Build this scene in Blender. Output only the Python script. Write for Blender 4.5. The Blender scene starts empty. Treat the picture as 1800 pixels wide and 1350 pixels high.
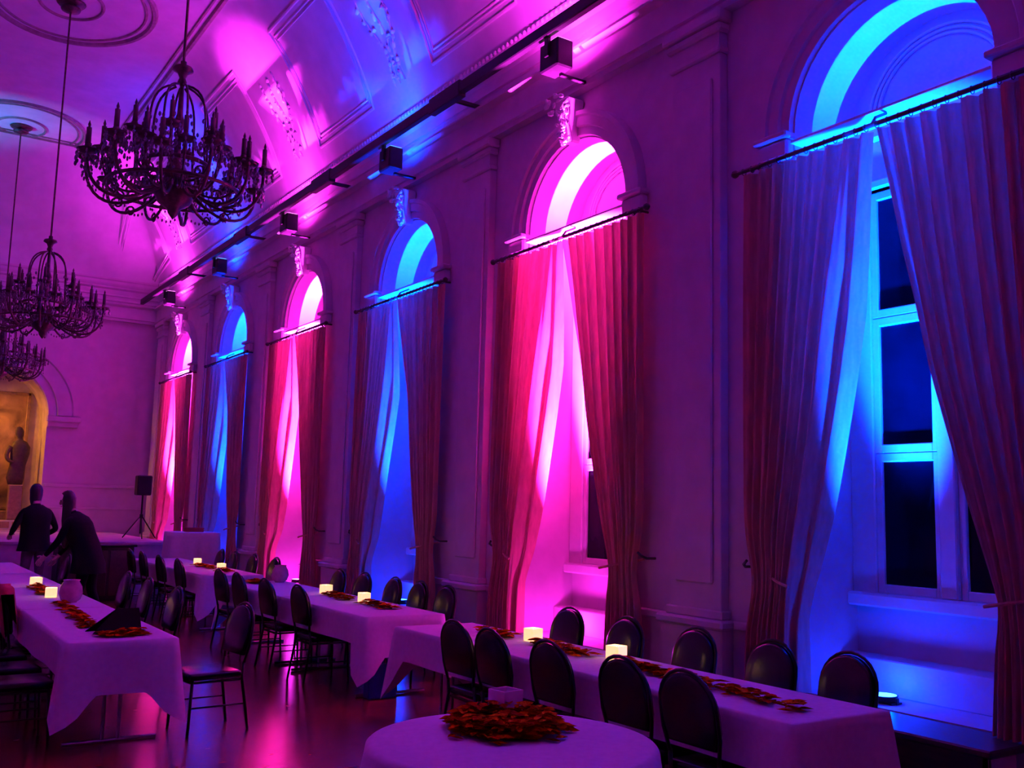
import bpy, bmesh, math, random
from mathutils import Vector, Matrix
PI = math.pi
random.seed(7)
S = bpy.context.scene
C = S.collection

# ------------------------------------------------------------------ camera
CAM_H = 1.75
FPX = 1717.0
def camera_axes():
    d1 = Vector((-250 - 900, 866 - 675, FPX)).normalized()      # hall axis seen in camera space (x right, y down, z forward)
    a, b = 340.0, -13400.0
    c = -(d1.x * a + d1.y * b) / d1.z
    up = Vector((a, b, c)).normalized()
    x = d1.cross(up).normalized()
    return x, d1, up
_x, _y, _z = camera_axes()
cam_right = Vector((_x.x, _y.x, _z.x)); cam_down = Vector((_x.y, _y.y, _z.y)); cam_fwd = Vector((_x.z, _y.z, _z.z))
cd = bpy.data.cameras.new('camera'); cam = bpy.data.objects.new('camera', cd); C.objects.link(cam)
m = Matrix.Identity(4)
for i in range(3):
    m[i][0] = cam_right[i]; m[i][1] = -cam_down[i]; m[i][2] = -cam_fwd[i]
m[2][3] = CAM_H
cam.matrix_world = m
cd.sensor_width = 36.0; cd.lens = FPX / 1800 * 36; cd.clip_start = 0.05; cd.clip_end = 200
S.camera = cam

# ------------------------------------------------------------------ world, view
w = bpy.data.worlds.new('night'); S.world = w; w.use_nodes = True
w.node_tree.nodes['Background'].inputs[0].default_value = (0.01, 0.012, 0.03, 1)
w.node_tree.nodes['Background'].inputs[1].default_value = 0.3
S.view_settings.view_transform = 'Standard'; S.view_settings.look = 'None'
S.view_settings.exposure = 0.12; S.view_settings.gamma = 1.0
S.view_settings.use_curve_mapping = False

# light strengths (W)
PINK = (1.0, 0.026, 0.92); BLUE = (0.0, 0.026, 1.0); CYAN = (0.0, 0.30, 1.0); ROSE = (1.0, 0.01, 0.45)
P_WIN_PINK, P_WIN_BLUE = 85000, 58000
P_SPILL = 24
P_COR_PINK, P_COR_BLUE = 240, 480
P_CYAN = 1100
P_NICHE = 170

def spot(name, loc, target, color, power, angle=150, blend=0.6, size=0.05, parent=None):
    l = bpy.data.lights.new(name, 'SPOT'); l.color = color; l.energy = power
    l.spot_size = math.radians(angle); l.spot_blend = blend; l.shadow_soft_size = size
    o = bpy.data.objects.new(name, l); C.objects.link(o)
    d = Vector(target) - Vector(loc)
    o.rotation_euler = d.to_track_quat('-Z', 'Y').to_euler(); o.location = loc
    if parent: o.parent = parent; o.matrix_parent_inverse = parent.matrix_world.inverted()
    return o
def point(name, loc, color, power, size=0.03, parent=None):
    l = bpy.data.lights.new(name, 'POINT'); l.color = color; l.energy = power; l.shadow_soft_size = size
    o = bpy.data.objects.new(name, l); C.objects.link(o); o.location = loc
    if parent: o.parent = parent
    return o

# ------------------------------------------------------------------ materials
M = {}
def mat(name, col, rough=0.6, var=0.15, scale=8.0, bump=0.0, spec=0.5, metal=0.0, coat=0.0, emit=None, estr=0.0, transl=0.0, stretch=(1, 1, 1), col2=None):
    mt = bpy.data.materials.new(name); mt.use_nodes = True
    nt = mt.node_tree; N = nt.nodes; L = nt.links
    p = N['Principled BSDF']
    tc = N.new('ShaderNodeTexCoord'); mp = N.new('ShaderNodeMapping'); mp.inputs['Scale'].default_value = stretch
    L.new(tc.outputs['Object'], mp.inputs['Vector'])
    nz = N.new('ShaderNodeTexNoise'); nz.inputs['Scale'].default_value = scale; nz.inputs['Detail'].default_value = 5
    L.new(mp.outputs['Vector'], nz.inputs['Vector'])
    rp = N.new('ShaderNodeValToRGB')
    c1 = [max(0, c * (1 - var)) for c in col]
    c2 = col2 if col2 else [min(1, c * (1 + var)) for c in col]
    rp.color_ramp.elements[0].position = 0.3; rp.color_ramp.elements[1].position = 0.7
    rp.color_ramp.elements[0].color = (*c1, 1); rp.color_ramp.elements[1].color = (*c2, 1)
    L.new(nz.outputs['Fac'], rp.inputs['Fac']); L.new(rp.outputs['Color'], p.inputs['Base Color'])
    p.inputs['Roughness'].default_value = rough; p.inputs['Specular IOR Level'].default_value = spec
    p.inputs['Metallic'].default_value = metal; p.inputs['Coat Weight'].default_value = coat
    if bump:
        bp = N.new('ShaderNodeBump'); bp.inputs['Strength'].default_value = bump; bp.inputs['Distance'].default_value = 0.02
        L.new(nz.outputs['Fac'], bp.inputs['Height']); L.new(bp.outputs['Normal'], p.inputs['Normal'])
    if emit:
        p.inputs['Emission Color'].default_value = (*emit, 1); p.inputs['Emission Strength'].default_value = estr
    if transl:
        tr = N.new('ShaderNodeBsdfTranslucent'); mx = N.new('ShaderNodeMixShader'); mx.inputs[0].default_value = transl
        L.new(rp.outputs['Color'], tr.inputs['Color'])
        L.new(p.outputs[0], mx.inputs[1]); L.new(tr.outputs[0], mx.inputs[2])
        L.new(mx.outputs[0], N['Material Output'].inputs['Surface'])
    M[name] = mt
    return mt
mat('plaster', (0.62, 0.50, 0.56), 0.75, 0.06, 5, 0.05)
mat('plaster_white', (0.78, 0.74, 0.74), 0.65, 0.05, 7, 0.06)
mat('ceiling', (0.72, 0.68, 0.70), 0.8, 0.08, 3, 0.10)
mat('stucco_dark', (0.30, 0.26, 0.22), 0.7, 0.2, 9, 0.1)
mat('gilt', (0.36, 0.24, 0.10), 0.45, 0.25, 12, 0.1, metal=0.4)
mat('curtain', (0.62, 0.30, 0.24), 0.85, 0.12, 30, 0.05, spec=0.15, transl=0.25, stretch=(1, 1, 0.15))
mat('rod', (0.05, 0.035, 0.03), 0.4, 0.2, 10)
mat('glass_dark', (0.003, 0.0035, 0.006), 0.06, 0.4, 2, spec=0.08)
mat('frame_paint', (0.75, 0.72, 0.70), 0.5, 0.05, 9)
mat('wood_dark', (0.045, 0.025, 0.018), 0.35, 0.35, 6, 0.05, stretch=(8, 1, 8))
mat('cloth', (0.74, 0.70, 0.72), 0.9, 0.05, 25, 0.06, spec=0.1)
mat('vinyl', (0.005, 0.005, 0.006), 0.25, 0.3, 40, 0.04, spec=0.3)
mat('chair_metal', (0.012, 0.011, 0.011), 0.35, 0.2, 20, metal=0.4)
mat('steel', (0.35, 0.35, 0.36), 0.35, 0.15, 20, metal=0.9)
mat('black_plastic', (0.008, 0.008, 0.009), 0.5, 0.3, 30, 0.05)
mat('bronze', (0.10, 0.06, 0.05), 0.4, 0.4, 25, 0.1, metal=0.6)
mat('bronze_dark', (0.07, 0.04, 0.016), 0.6, 0.3, 20)
mat('candle_wax', (0.10, 0.075, 0.055), 0.6, 0.1, 20)
mat('crystal', (0.22, 0.18, 0.20), 0.12, 0.3, 40, spec=0.8)
mat('leaf', (0.55, 0.12, 0.0), 0.9, 0.4, 14, 0.1, spec=0.03, col2=(0.85, 0.30, 0.0))
mat('leaf_deep', (0.36, 0.02, 0.0), 0.9, 0.4, 14, 0.1, spec=0.03, col2=(0.5, 0.06, 0.0))
mat('frosted_lit', (0.9, 0.75, 0.55), 0.5, 0.1, 20, emit=(1.0, 0.52, 0.20), estr=1.3)
mat('frosted', (0.75, 0.68, 0.72), 0.5, 0.06, 20)
mat('flame', (1, 0.8, 0.4), 0.5, 0.1, 20, emit=(1.0, 0.75, 0.35), estr=12)
mat('lens_pink', (0.9, 0.3, 0.8), 0.3, 0.05, 20, emit=(1, 0.35, 0.95), estr=3)
mat('lens_blue', (0.2, 0.4, 0.9), 0.3, 0.05, 20, emit=(0.1, 0.5, 1), estr=3)
mat('skin', (0.45, 0.28, 0.21), 0.6, 0.1, 20)
mat('hair', (0.012, 0.008, 0.006), 0.5, 0.4, 40, 0.2, stretch=(1, 1, 0.2))
mat('coat_black', (0.006, 0.006, 0.008), 0.9, 0.3, 30, 0.1, spec=0.1)
mat('trousers_grey', (0.07, 0.06, 0.08), 0.85, 0.2, 30, 0.1)
mat('jacket_red', (0.35, 0.02, 0.015), 0.8, 0.2, 20, 0.1)
mat('paper_dark', (0.006, 0.006, 0.007), 0.9, 0.2, 20, spec=0.05)
mat('blue_plastic', (0.01, 0.02, 0.28), 0.4, 0.2, 10)
mat('rose_glass', (0.55, 0.25, 0.32), 0.25, 0.2, 12)
mat('stage_pale', (0.55, 0.42, 0.46), 0.6, 0.15, 5, 0.05)
mat('niche_plaster', (0.60, 0.50, 0.40), 0.7, 0.25, 3, 0.1)
def mural():
    mt = mat('mural', (0.10, 0.05, 0.015), 0.7, 0.5, 1.6, 0.0, col2=(0.60, 0.38, 0.13))
    nt = mt.node_tree; N = nt.nodes; L = nt.links
    nz = [n for n in N if n.type == 'TEX_NOISE'][0]; nz.inputs['Distortion'].default_value = 1.2; nz.inputs['Detail'].default_value = 8
    return mt
mural()
def floor_mat():
    mt = bpy.data.materials.new('parquet'); mt.use_nodes = True; N = mt.node_tree.nodes; L = mt.node_tree.links
    p = N['Principled BSDF']; tc = N.new('ShaderNodeTexCoord'); br = N.new('ShaderNodeTexBrick')
    br.inputs['Scale'].default_value = 2.2; br.inputs['Color1'].default_value = (0.30, 0.085, 0.040, 1); br.inputs['Color2'].default_value = (0.22, 0.055, 0.028, 1)
    br.inputs['Mortar'].default_value = (0.06, 0.02, 0.012, 1); br.inputs['Mortar Size'].default_value = 0.006
    br.inputs['Brick Width'].default_value = 1.4; br.inputs['Row Height'].default_value = 0.18
    L.new(tc.outputs['Object'], br.inputs['Vector'])
    nz = N.new('ShaderNodeTexNoise'); nz.inputs['Scale'].default_value = 6; L.new(tc.outputs['Object'], nz.inputs['Vector'])
    mx = N.new('ShaderNodeMixRGB'); mx.blend_type = 'MULTIPLY'; mx.inputs[0].default_value = 0.5
    L.new(br.outputs['Color'], mx.inputs[1]); L.new(nz.outputs['Fac'], mx.inputs[2]); L.new(mx.outputs[0], p.inputs['Base Color'])
    rr = N.new('ShaderNodeMapRange'); rr.inputs['To Min'].default_value = 0.20; rr.inputs['To Max'].default_value = 0.30
    L.new(nz.outputs['Fac'], rr.inputs['Value']); L.new(rr.outputs[0], p.inputs['Roughness'])
    p.inputs['Specular IOR Level'].default_value = 0.6
    M['parquet'] = mt
floor_mat()

# ------------------------------------------------------------------ mesh helpers
def obj(name, bm, material, parent=None, smooth=False, loc=None):
    me = bpy.data.meshes.new(name); bm.to_mesh(me); bm.free()
    if isinstance(material, (list, tuple)):
        for x in material: me.materials.append(M[x])
    else: me.materials.append(M[material])
    if smooth:
        for p in me.polygons: p.use_smooth = True
    o = bpy.data.objects.new(name, me); C.objects.link(o)
    if loc is not None: o.location = loc
    if parent: o.parent = parent
    return o
def tag(o, label=None, cat=None, group=None, kind=None):
    if label: o['label'] = label
    if cat: o['category'] = cat
    if group: o['group'] = group
    if kind: o['kind'] = kind
    return o
def thing(name, label, cat, loc=(0, 0, 0), rz=0.0, group=None):
    o = bpy.data.objects.new(name, None); C.objects.link(o); o.empty_display_size = 0.2
    o.location = loc; o.rotation_euler = (0, 0, rz)
    return tag(o, label, cat, group)
def struct_empty(name, loc=(0, 0, 0)):
    o = bpy.data.objects.new(name, None); C.objects.link(o); o.location = loc; o['kind'] = 'structure'
    return o
def struct(name, bm, material, smooth=False):
    o = obj(name, bm, material, None, smooth); o['kind'] = 'structure'; return o
def dup(root, loc=None, rz=None, label=None, group=None):
    r = root.copy(); C.objects.link(r)
    if loc is not None: r.location = loc
    if rz is not None: r.rotation_euler = (0, 0, rz)
    if label: r['label'] = label
    if group: r['group'] = group
    for ch in list(root.children):
        c = ch.copy(); C.objects.link(c); c.parent = r
        for g in ch.children:
            d = g.copy(); C.objects.link(d); d.parent = c
    return r
def B(): return bmesh.new()
def box(bm, x0, x1, y0, y1, z0, z1, bev=0.0, seg=1):
    r = bmesh.ops.create_cube(bm, size=1)
    vs = r['verts']
    for v in vs:
        v.co = Vector(((x0 + x1) / 2 + v.co.x * (x1 - x0), (y0 + y1) / 2 + v.co.y * (y1 - y0), (z0 + z1) / 2 + v.co.z * (z1 - z0)))
    if bev:
        es = list({e for v in vs for e in v.link_edges})
        bmesh.ops.bevel(bm, geom=es, offset=bev, segments=seg, affect='EDGES', profile=0.5)
    return bm
def bx(*a, **k): return box(B(), *a, **k)
def lathe(bm, prof, n=16, c=(0, 0, 0), arc=(0, 2 * PI)):
    full = abs(arc[1] - arc[0] - 2 * PI) < 1e-6
    k = n if full else n + 1
    rings = []
    for (r, z) in prof:
        ring = [bm.verts.new((c[0] + r * math.cos(arc[0] + (arc[1] - arc[0]) * i / n), c[1] + r * math.sin(arc[0] + (arc[1] - arc[0]) * i / n), c[2] + z)) for i in range(k)]
        rings.append(ring)
    for a, b in zip(rings, rings[1:]):
        for i in range(n):
            j = (i + 1) % k
            bm.faces.new((a[i], a[j], b[j], b[i]))
    for ring, flip in ((rings[0], True), (rings[-1], False)):
        if full and prof[0 if flip else -1][0] > 1e-4:
            try: bm.faces.new(ring[::-1] if flip else ring)
            except ValueError: pass
    return bm
def tube(bm, pts, r, n=8, closed=False, cap=True):
    pts = [Vector(p) for p in pts]
    rs = r if isinstance(r, (list, tuple)) else [r] * len(pts)
    rings = []
    up = None
    for i, p in enumerate(pts):
        if closed: t = (pts[(i + 1) % len(pts)] - pts[i - 1])
        else: t = pts[min(i + 1, len(pts) - 1)] - pts[max(i - 1, 0)]
        if t.length < 1e-9: t = Vector((0, 0, 1))
        t.normalize()
        if up is None:
            up = Vector((0, 0, 1)) if abs(t.z) < 0.9 else Vector((1, 0, 0))
        s = t.cross(up)
        if s.length < 1e-6: s = t.orthogonal()
        s.normalize(); up = s.cross(t).normalized()
        rings.append([bm.verts.new(p + (s * math.cos(2 * PI * k / n) + up * math.sin(2 * PI * k / n)) * rs[i]) for k in range(n)])
    m = len(rings)
    for i in range(m if closed else m - 1):
        a, b = rings[i], rings[(i + 1) % m]
        for k in range(n):
            bm.faces.new((a[k], a[(k + 1) % n], b[(k + 1) % n], b[k]))
    if cap and not closed:
        bm.faces.new(rings[0][::-1]); bm.faces.new(rings[-1])
    return bm
def sweep(bm, prof, path_fn, n, close_prof=False):
    """prof: list of (u,v); path_fn(i) -> function mapping (u,v) to a point, i in 0..n"""
    rings = []
    for i in range(n + 1):
        f = path_fn(i)
        rings.append([bm.verts.new(f(u, v)) for (u, v) in prof])
    k = len(prof)
    for a, b in zip(rings, rings[1:]):
        for j in range(k if close_prof else k - 1):
            bm.faces.new((a[j], a[(j + 1) % k], b[(j + 1) % k], b[j]))
    if close_prof:
        bm.faces.new(rings[0][::-1]); bm.faces.new(rings[-1])
    return bm
def fixn(bm):
    bmesh.ops.recalc_face_normals(bm, faces=bm.faces[:]); return bm
def bez(p0, p1, p2, p3, n):
    out = []
    for i in range(n + 1):
        t = i / n; a = 1 - t
        out.append(Vector(p0) * a ** 3 + Vector(p1) * 3 * a * a * t + Vector(p2) * 3 * a * t * t + Vector(p3) * t ** 3)
    return out

# ------------------------------------------------------------------ dimensions
WX = 5.8            # window wall face
LX = -1.8           # wall opposite
YE = 24.5           # end wall
YB = -3.0           # wall behind
ZS, ZC, COVE = 6.95, 9.5, 1.65
BAY, W1 = 3.61, 4.07
CENT = [W1 + BAY * i for i in range(6)]
HW = 0.81           # half width of an opening
ZSPR = 4.70         # arch springing
ZSILL = 0.50        # recess floor
XW = 6.45           # back of the recess

# ------------------------------------------------------------------ floor
struct('floor', bx(LX - 0.2, WX + 0.9, YB - 0.2, YE + 2.2, -0.1, 0.0), 'parquet')

# ------------------------------------------------------------------ window wall
def arch_pts(c, r, n=24):
    return [(c + r * math.cos(PI * i / n), ZSPR + r * math.sin(PI * i / n)) for i in range(n + 1)]   # from +y side over to -y side
bm = B()
def q(*p): bm.faces.new([bm.verts.new(x) for x in p])
def wq(y0, y1, z0, z1): q((WX, y0, z0), (WX, y1, z0), (WX, y1, z1), (WX, y0, z1))
edges = [YB]
ZT = 7.1
y_prev = YB
for c in CENT:
    wq(y_prev, c - HW, 0, ZT)
    wq(c - HW, c + HW, 0, ZSILL)
    ap = arch_pts(c, HW)
    for (ya, za), (yb, zb) in zip(ap, ap[1:]):
        q((WX, yb, zb), (WX, ya, za), (WX, ya, ZT), (WX, yb, ZT))
    y_prev = c + HW
wq(y_prev, YE, 0, ZT)
wall_right = struct('wall_right', fixn(bm), 'plaster')
for c in CENT:                                   # plastered recess of each window
    bm = B()
    ap = [(c + HW, ZSILL)] + arch_pts(c, HW) + [(c - HW, ZSILL)]
    for (ya, za), (yb, zb) in zip(ap, ap[1:]):
        f = bm.faces.new([bm.verts.new(x) for x in ((WX, ya, za), (XW, ya, za), (XW, yb, zb), (WX, yb, zb))]); f.smooth = True
    q = lambda *p: bm.faces.new([bm.verts.new(x) for x in p])
    q((WX, c - HW, ZSILL), (WX, c + HW, ZSILL), (XW, c + HW, ZSILL), (XW, c - HW, ZSILL))
    q((XW, c - HW, ZSILL), (XW, c + HW, ZSILL), (XW, c + HW, 1.10), (XW, c - HW, 1.10))
    ap = arch_pts(c, HW)
    bm.faces.new([bm.verts.new((XW, y, z)) for (y, z) in ap])
    bmesh.ops.remove_doubles(bm, verts=bm.verts[:], dist=1e-5)
    obj('window_recess', fixn(bm), 'plaster', wall_right)
    # low step at the back of the recess
    obj('recess_step', bx(XW - 0.24, XW, c - HW, c + HW, ZSILL, ZSILL + 0.25, bev=0.008), 'plaster', wall_right)
    # archivolt: stepped moulding round the arch
    bm = B()
    prof = [(HW + 0.015, 0.0), (HW + 0.02, 0.045), (HW + 0.10, 0.045), (HW + 0.11, 0.075), (HW + 0.20, 0.075), (HW + 0.215, 0.10), (HW + 0.26, 0.10), (HW + 0.27, 0.0)]
    n = 28
    def pf(i, c=c):
        a = PI * i / n
        return lambda u, v: Vector((WX - v, c + u * math.cos(a), ZSPR + u * math.sin(a)))
    sweep(bm, prof, pf, n)
    obj('archivolt', fixn(bm), 'plaster', wall_right)
    # impost blocks at both feet of the arch
    for s in (-1, 1):
        y0, y1 = sorted((c + s * (HW + 0.005), c + s * (HW + 0.30)))
        b = bx(WX - 0.09, WX + 0.001, y0, y1, ZSPR - 0.20, ZSPR - 0.05, bev=0.02)
        box(b, WX - 0.13, WX + 0.001, y0 - 0.02, y1 + 0.02, ZSPR - 0.05, ZSPR + 0.0, bev=0.012)
        obj('impost', b, 'plaster', wall_right)
    # carved keystone: scroll with a leaf cluster
    k = bx(WX - 0.20, WX, c - 0.10, c + 0.10, 5.46, 5.90, bev=0.02)
    for v in k.verts:
        f = (v.co.z - 5.46) / 0.44
        v.co.y = c + (v.co.y - c) * (0.55 + 0.75 * f); v.co.x = WX - (WX - v.co.x) * (0.55 + 0.6 * f)
    ks = obj('keystone', k, 'plaster_white', wall_right)
    lb = B(); rnd = random.Random(3)
    for i in range(46):
        f = rnd.random(); zz = 5.45 + 0.47 * f; hw = 0.07 + 0.11 * f
        yy = c + rnd.uniform(-hw, hw); xx = WX - (0.13 + 0.14 * f) - rnd.uniform(0, 0.03)
        bmesh.ops.create_icosphere(lb, subdivisions=1, radius=rnd.uniform(0.022, 0.042), matrix=Matrix.Translation((xx, yy, zz)) @ Matrix.Rotation(rnd.random() * 3, 4, 'X') @ Matrix.Diagonal((0.7, 0.6, 1.3, 1)))
    obj('carved_leaves', lb, 'plaster_white', ks)

# pilasters between the openings
def pilaster(y, parent=wall_right):
    b = bx(WX - 0.09, WX, y - 0.29, y + 0.29, 0.98, 5.62, bev=0.006)
    box(b, WX - 0.115, WX - 0.09, y - 0.21, y + 0.21, 1.20, 5.42, bev=0.012)
    p = obj('pilaster', b, 'plaster', parent)
    cap = bx(WX - 0.12, WX, y - 0.31, y + 0.31, 5.62, 5.68, bev=0.012)
    box(cap, WX - 0.10, WX, y - 0.29, y + 0.29, 5.68, 5.80)
    box(cap, WX - 0.14, WX, y - 0.33, y + 0.33, 5.80, 5.88, bev=0.02)
    box(cap, WX - 0.17, WX, y - 0.355, y + 0.355, 5.88, 5.98, bev=0.015)
    obj('capital', cap, 'plaster', p)
    base = bx(WX - 0.14, WX, y - 0.34, y + 0.34, 0.0, 0.86, bev=0.01)
    box(base, WX - 0.18, WX, y - 0.38, y + 0.38, 0.86, 0.93, bev=0.015)
    box(base, WX - 0.12, WX, y - 0.32, y + 0.32, 0.93, 1.00, bev=0.01)
    obj('pedestal', base, 'plaster', p)
for i in range(-1, 6):
    pilaster(W1 + BAY * (i + 0.5))
# dado rail and skirting on the piers
prev = YB
spans = []
for c in CENT:
    spans.append((prev, c - HW)); prev = c + HW
spans.append((prev, YE))
bm = B(); b2 = B()
for (a, b) in spans:
    box(bm, WX - 0.045, WX, a + 0.01, b - 0.01, 0.86, 0.93, bev=0.012)
for (a, b) in spans:
    box(b2, WX - 0.03, WX, a, b, 0.0, 0.20, bev=0.008)
struct('trim_1', bm, 'plaster'); struct('baseboard_right', b2, 'plaster')

# ------------------------------------------------------------------ entablature (all four walls), profile in (distance from wall, z)
ENT = [(0.0, 5.98), (0.10, 5.98), (0.10, 6.04), (0.13, 6.05), (0.13, 6.32), (0.15, 6.33), (0.20, 6.36), (0.20, 6.39), (0.06, 6.40),
       (0.06, 6.44), (0.085, 6.45), (0.085, 6.49), (0.055, 6.50), (0.055, 6.56), (0.08, 6.57), (0.08, 6.60), (0.06, 6.61), (0.06, 6.72), (0.10, 6.76), (0.10, 6.79), (0.12, 6.83), (0.13, 6.86), (0.13, 6.92), (0.15, 6.95), (0.15, 6.99), (0.0, 6.99)]
def entab(name, fn, n=1):
    bm = B(); sweep(bm, ENT, lambda i: fn(i), n); return struct(name, fixn(bm), 'plaster')
entab('trim_2', lambda i: (lambda u, z: Vector((WX - u, YB if i == 0 else YE - u, z))))
entab('trim_3', lambda i: (lambda u, z: Vector((LX + u if i == 0 else WX - u, YE - u, z))))
entab('trim_4', lambda i: (lambda u, z: Vector((LX + u, YB if i == 0 else YE - u, z))))
# egg-and-dart beading on the crown of the window side
eb = B()
y = 3.2
while y < YE - 0.3:
    bmesh.ops.create_icosphere(eb, subdivisions=1, radius=0.026, matrix=Matrix.Translation((WX - 0.155, y, 6.955)) @ Matrix.Diagonal((0.7, 1.0, 1.2, 1)))
    y += 0.085
o = obj('egg_moulding', eb, 'plaster_white', bpy.data.objects['trim_2']); o['kind'] = 'stuff'

# ------------------------------------------------------------------ ceiling with cove
XI0, XI1 = LX + 0.12, WX - 0.12
YI0, YI1 = YB + 0.12, YE - 0.12
def ceil_z(x, y):
    d = min(x - XI0, XI1 - x, y - YI0, YI1 - y)
    d = max(0.0, d)
    if d >= COVE: return ZC
    t = 1 - d / COVE
    return 6.97 + (ZC - 6.97) * max(0, 1 - t ** 1.3) ** (1 / 1.3)
cs = [COVE * (1 - math.cos(PI / 2 * i / 18)) for i in range(19)]
cs = [COVE * (i / 18) ** 1.7 for i in range(19)]
xs = [XI0 + d for d in cs] + [XI0 + COVE + (XI1 - XI0 - 2 * COVE) * i / 6 for i in range(1, 6)] + [XI1 - d for d in reversed(cs)]
ys = [YI0 + d for d in cs] + [YI0 + COVE + (YI1 - YI0 - 2 * COVE) * i / 24 for i in range(1, 24)] + [YI1 - d for d in reversed(cs)]
bm = B()
gv = [[bm.verts.new((x, y, ceil_z(x, y))) for x in xs] for y in ys]
for j in range(len(ys) - 1):
    for i in range(len(xs) - 1):
        f = bm.faces.new((gv[j][i], gv[j + 1][i], gv[j + 1][i + 1], gv[j][i + 1])); f.smooth = True
ceiling = struct('ceiling', bm, 'ceiling')
def cove_pt(y, t, off=0.0):
    """point on the window-side cove; t = distance in from the cove foot (0..COVE)"""
    x = XI1 - t; z = ceil_z(x, y)
    e = 0.01
    dz = (ceil_z(x - e, y) - ceil_z(x + e, y)) / (2 * e)
    nrm = Vector((-dz, 0, -1)).normalized()
    return Vector((x, y, z)) + nrm * off
# frame moulding round the flat of the ceiling
fr = B()
fx0, fx1, fy0, fy1 = XI0 + COVE - 0.02, XI1 - COVE + 0.02, YI0 + COVE - 0.02, YI1 - COVE + 0.02
for off, r in ((0.0, 0.05), (0.13, 0.028)):
    tube(fr, [(fx0 + off, fy0 + off, ZC - 0.01), (fx1 - off, fy0 + off, ZC - 0.01), (fx1 - off, fy1 - off, ZC - 0.01), (fx0 + off, fy1 - off, ZC - 0.01)], r, 6, closed=True)
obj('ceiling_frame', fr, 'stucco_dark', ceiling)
# panel frames on the cove, one for each pier, and stucco sprays between them
def cove_panel(yc, hw, t0, t1):
    b = B()
    for ins, r in ((0.0, 0.022), (0.07, 0.012), (0.11, 0.012)):
        pts = []
        ts = [t0 + ins * 0.5 + (t1 - ins - t0 - ins * 0.5) * i / 10 for i in range(11)]
        for t in ts: pts.append(cove_pt(yc - hw + ins, t, 0.005))
        for t in reversed(ts): pts.append(cove_pt(yc + hw - ins, t, 0.005))
        tube(b, pts, r, 6, closed=True)
    return obj('cove_panel_frame', b, 'plaster_white', ceiling)
for i in range(-1, 6):
    cove_panel(W1 + BAY * (i + 0.5), 0.95, 0.10, 1.05)
def spray(yc, seed):
    rnd = random.Random(seed); b = B()
    for k in range(-1, 2):
        base = 0.12
        pts = [cove_pt(yc + k * 0.10 + k * 0.22 * (j / 8) ** 1.5 + 0.05 * math.sin(j * 1.1 + k), base + 0.62 * (j / 8) ** 1.3, 0.008) for j in range(9)]
        tube(b, pts, 0.010, 5)
        for j in range(1, 9):
            for s in (-1, 1):
                p = pts[j]
                L_ = rnd.uniform(0.05, 0.10)
                mt_ = Matrix.Translation(p) @ Matrix.Rotation(rnd.uniform(0, PI), 4, Vector((1, 0, 0.6)).normalized())
                bmesh.ops.create_icosphere(b, subdivisions=1, radius=1.0, matrix=mt_ @ Matrix.Translation((0, s * L_ * 0.6, 0)) @ Matrix.Diagonal((0.014, L_ * 0.7, 0.034, 1)))
    return obj('stucco_spray', b, 'plaster_white', ceiling)
for i, c in enumerate(CENT): spray(c, 10 + i)
# rosette rings where the chandeliers hang
CH = [(2.27, 9.4, 5.92), (2.10, 16.05, 5.62), (2.17, 22.3, 5.55)]
for (x, y, _) in CH:
    b = B()
    for r, rr in ((1.45, 0.05), (1.30, 0.025), (0.55, 0.03)):
        rx = r * 0.85
        tube(b, [(x + rx * math.cos(a * 2 * PI / 48), y + r * math.sin(a * 2 * PI / 48), ZC - 0.005) for a in range(48)], rr, 6, closed=True)
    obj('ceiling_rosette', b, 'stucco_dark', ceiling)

# ------------------------------------------------------------------ other walls
struct('wall_left', bx(LX - 0.15, LX, YB, YE, 0, 7.1), 'plaster')
struct('wall_back', bx(LX, WX, YB - 0.15, YB, 0, 7.1), 'plaster')
# end wall with the big arch into the lit niche
NX, NR, NZ0, NSP = 2.28, 1.18, 1.0, 3.62
bm = B()
q = lambda *p: bm.faces.new([bm.verts.new(x) for x in p])
def eq(x0, x1, z0, z1): q((x0, YE, z0), (x1, YE, z0), (x1, YE, z1), (x0, YE, z1))
eq(LX, NX - NR, 0, 7.1); eq(NX + NR, WX, 0, 7.1); eq(NX - NR, NX + NR, 0, NZ0)
nap = [(NX + NR, NZ0)] + [(NX + NR * math.cos(PI * i / 24), NSP + NR * math.sin(PI * i / 24) * 0.92) for i in range(25)] + [(NX - NR, NZ0)]
for (xa, za), (xb, zb) in zip(nap[1:-1], nap[2:-1]):
    q((xb, YE, zb), (xa, YE, za), (xa, YE, 7.1), (xb, YE, 7.1))
wall_end = struct('wall_end', fixn(bm), 'plaster')
ND = 1.2
bm = B()
for (xa, za), (xb, zb) in zip(nap, nap[1:]):
    bm.faces.new([bm.verts.new(x) for x in ((xa, YE, za), (xa, YE + ND, za), (xb, YE + ND, zb), (xb, YE, zb))])
q((NX - NR, YE, NZ0), (NX + NR, YE, NZ0), (NX + NR, YE + ND, NZ0), (NX - NR, YE + ND, NZ0))
obj('niche_reveal', fixn(bm), 'niche_plaster', wall_end)
bm = B(); bm.faces.new([bm.verts.new((x, YE + ND, z)) for (x, z) in nap])
obj('niche_back', bm, 'niche_plaster', wall_end)
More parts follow.
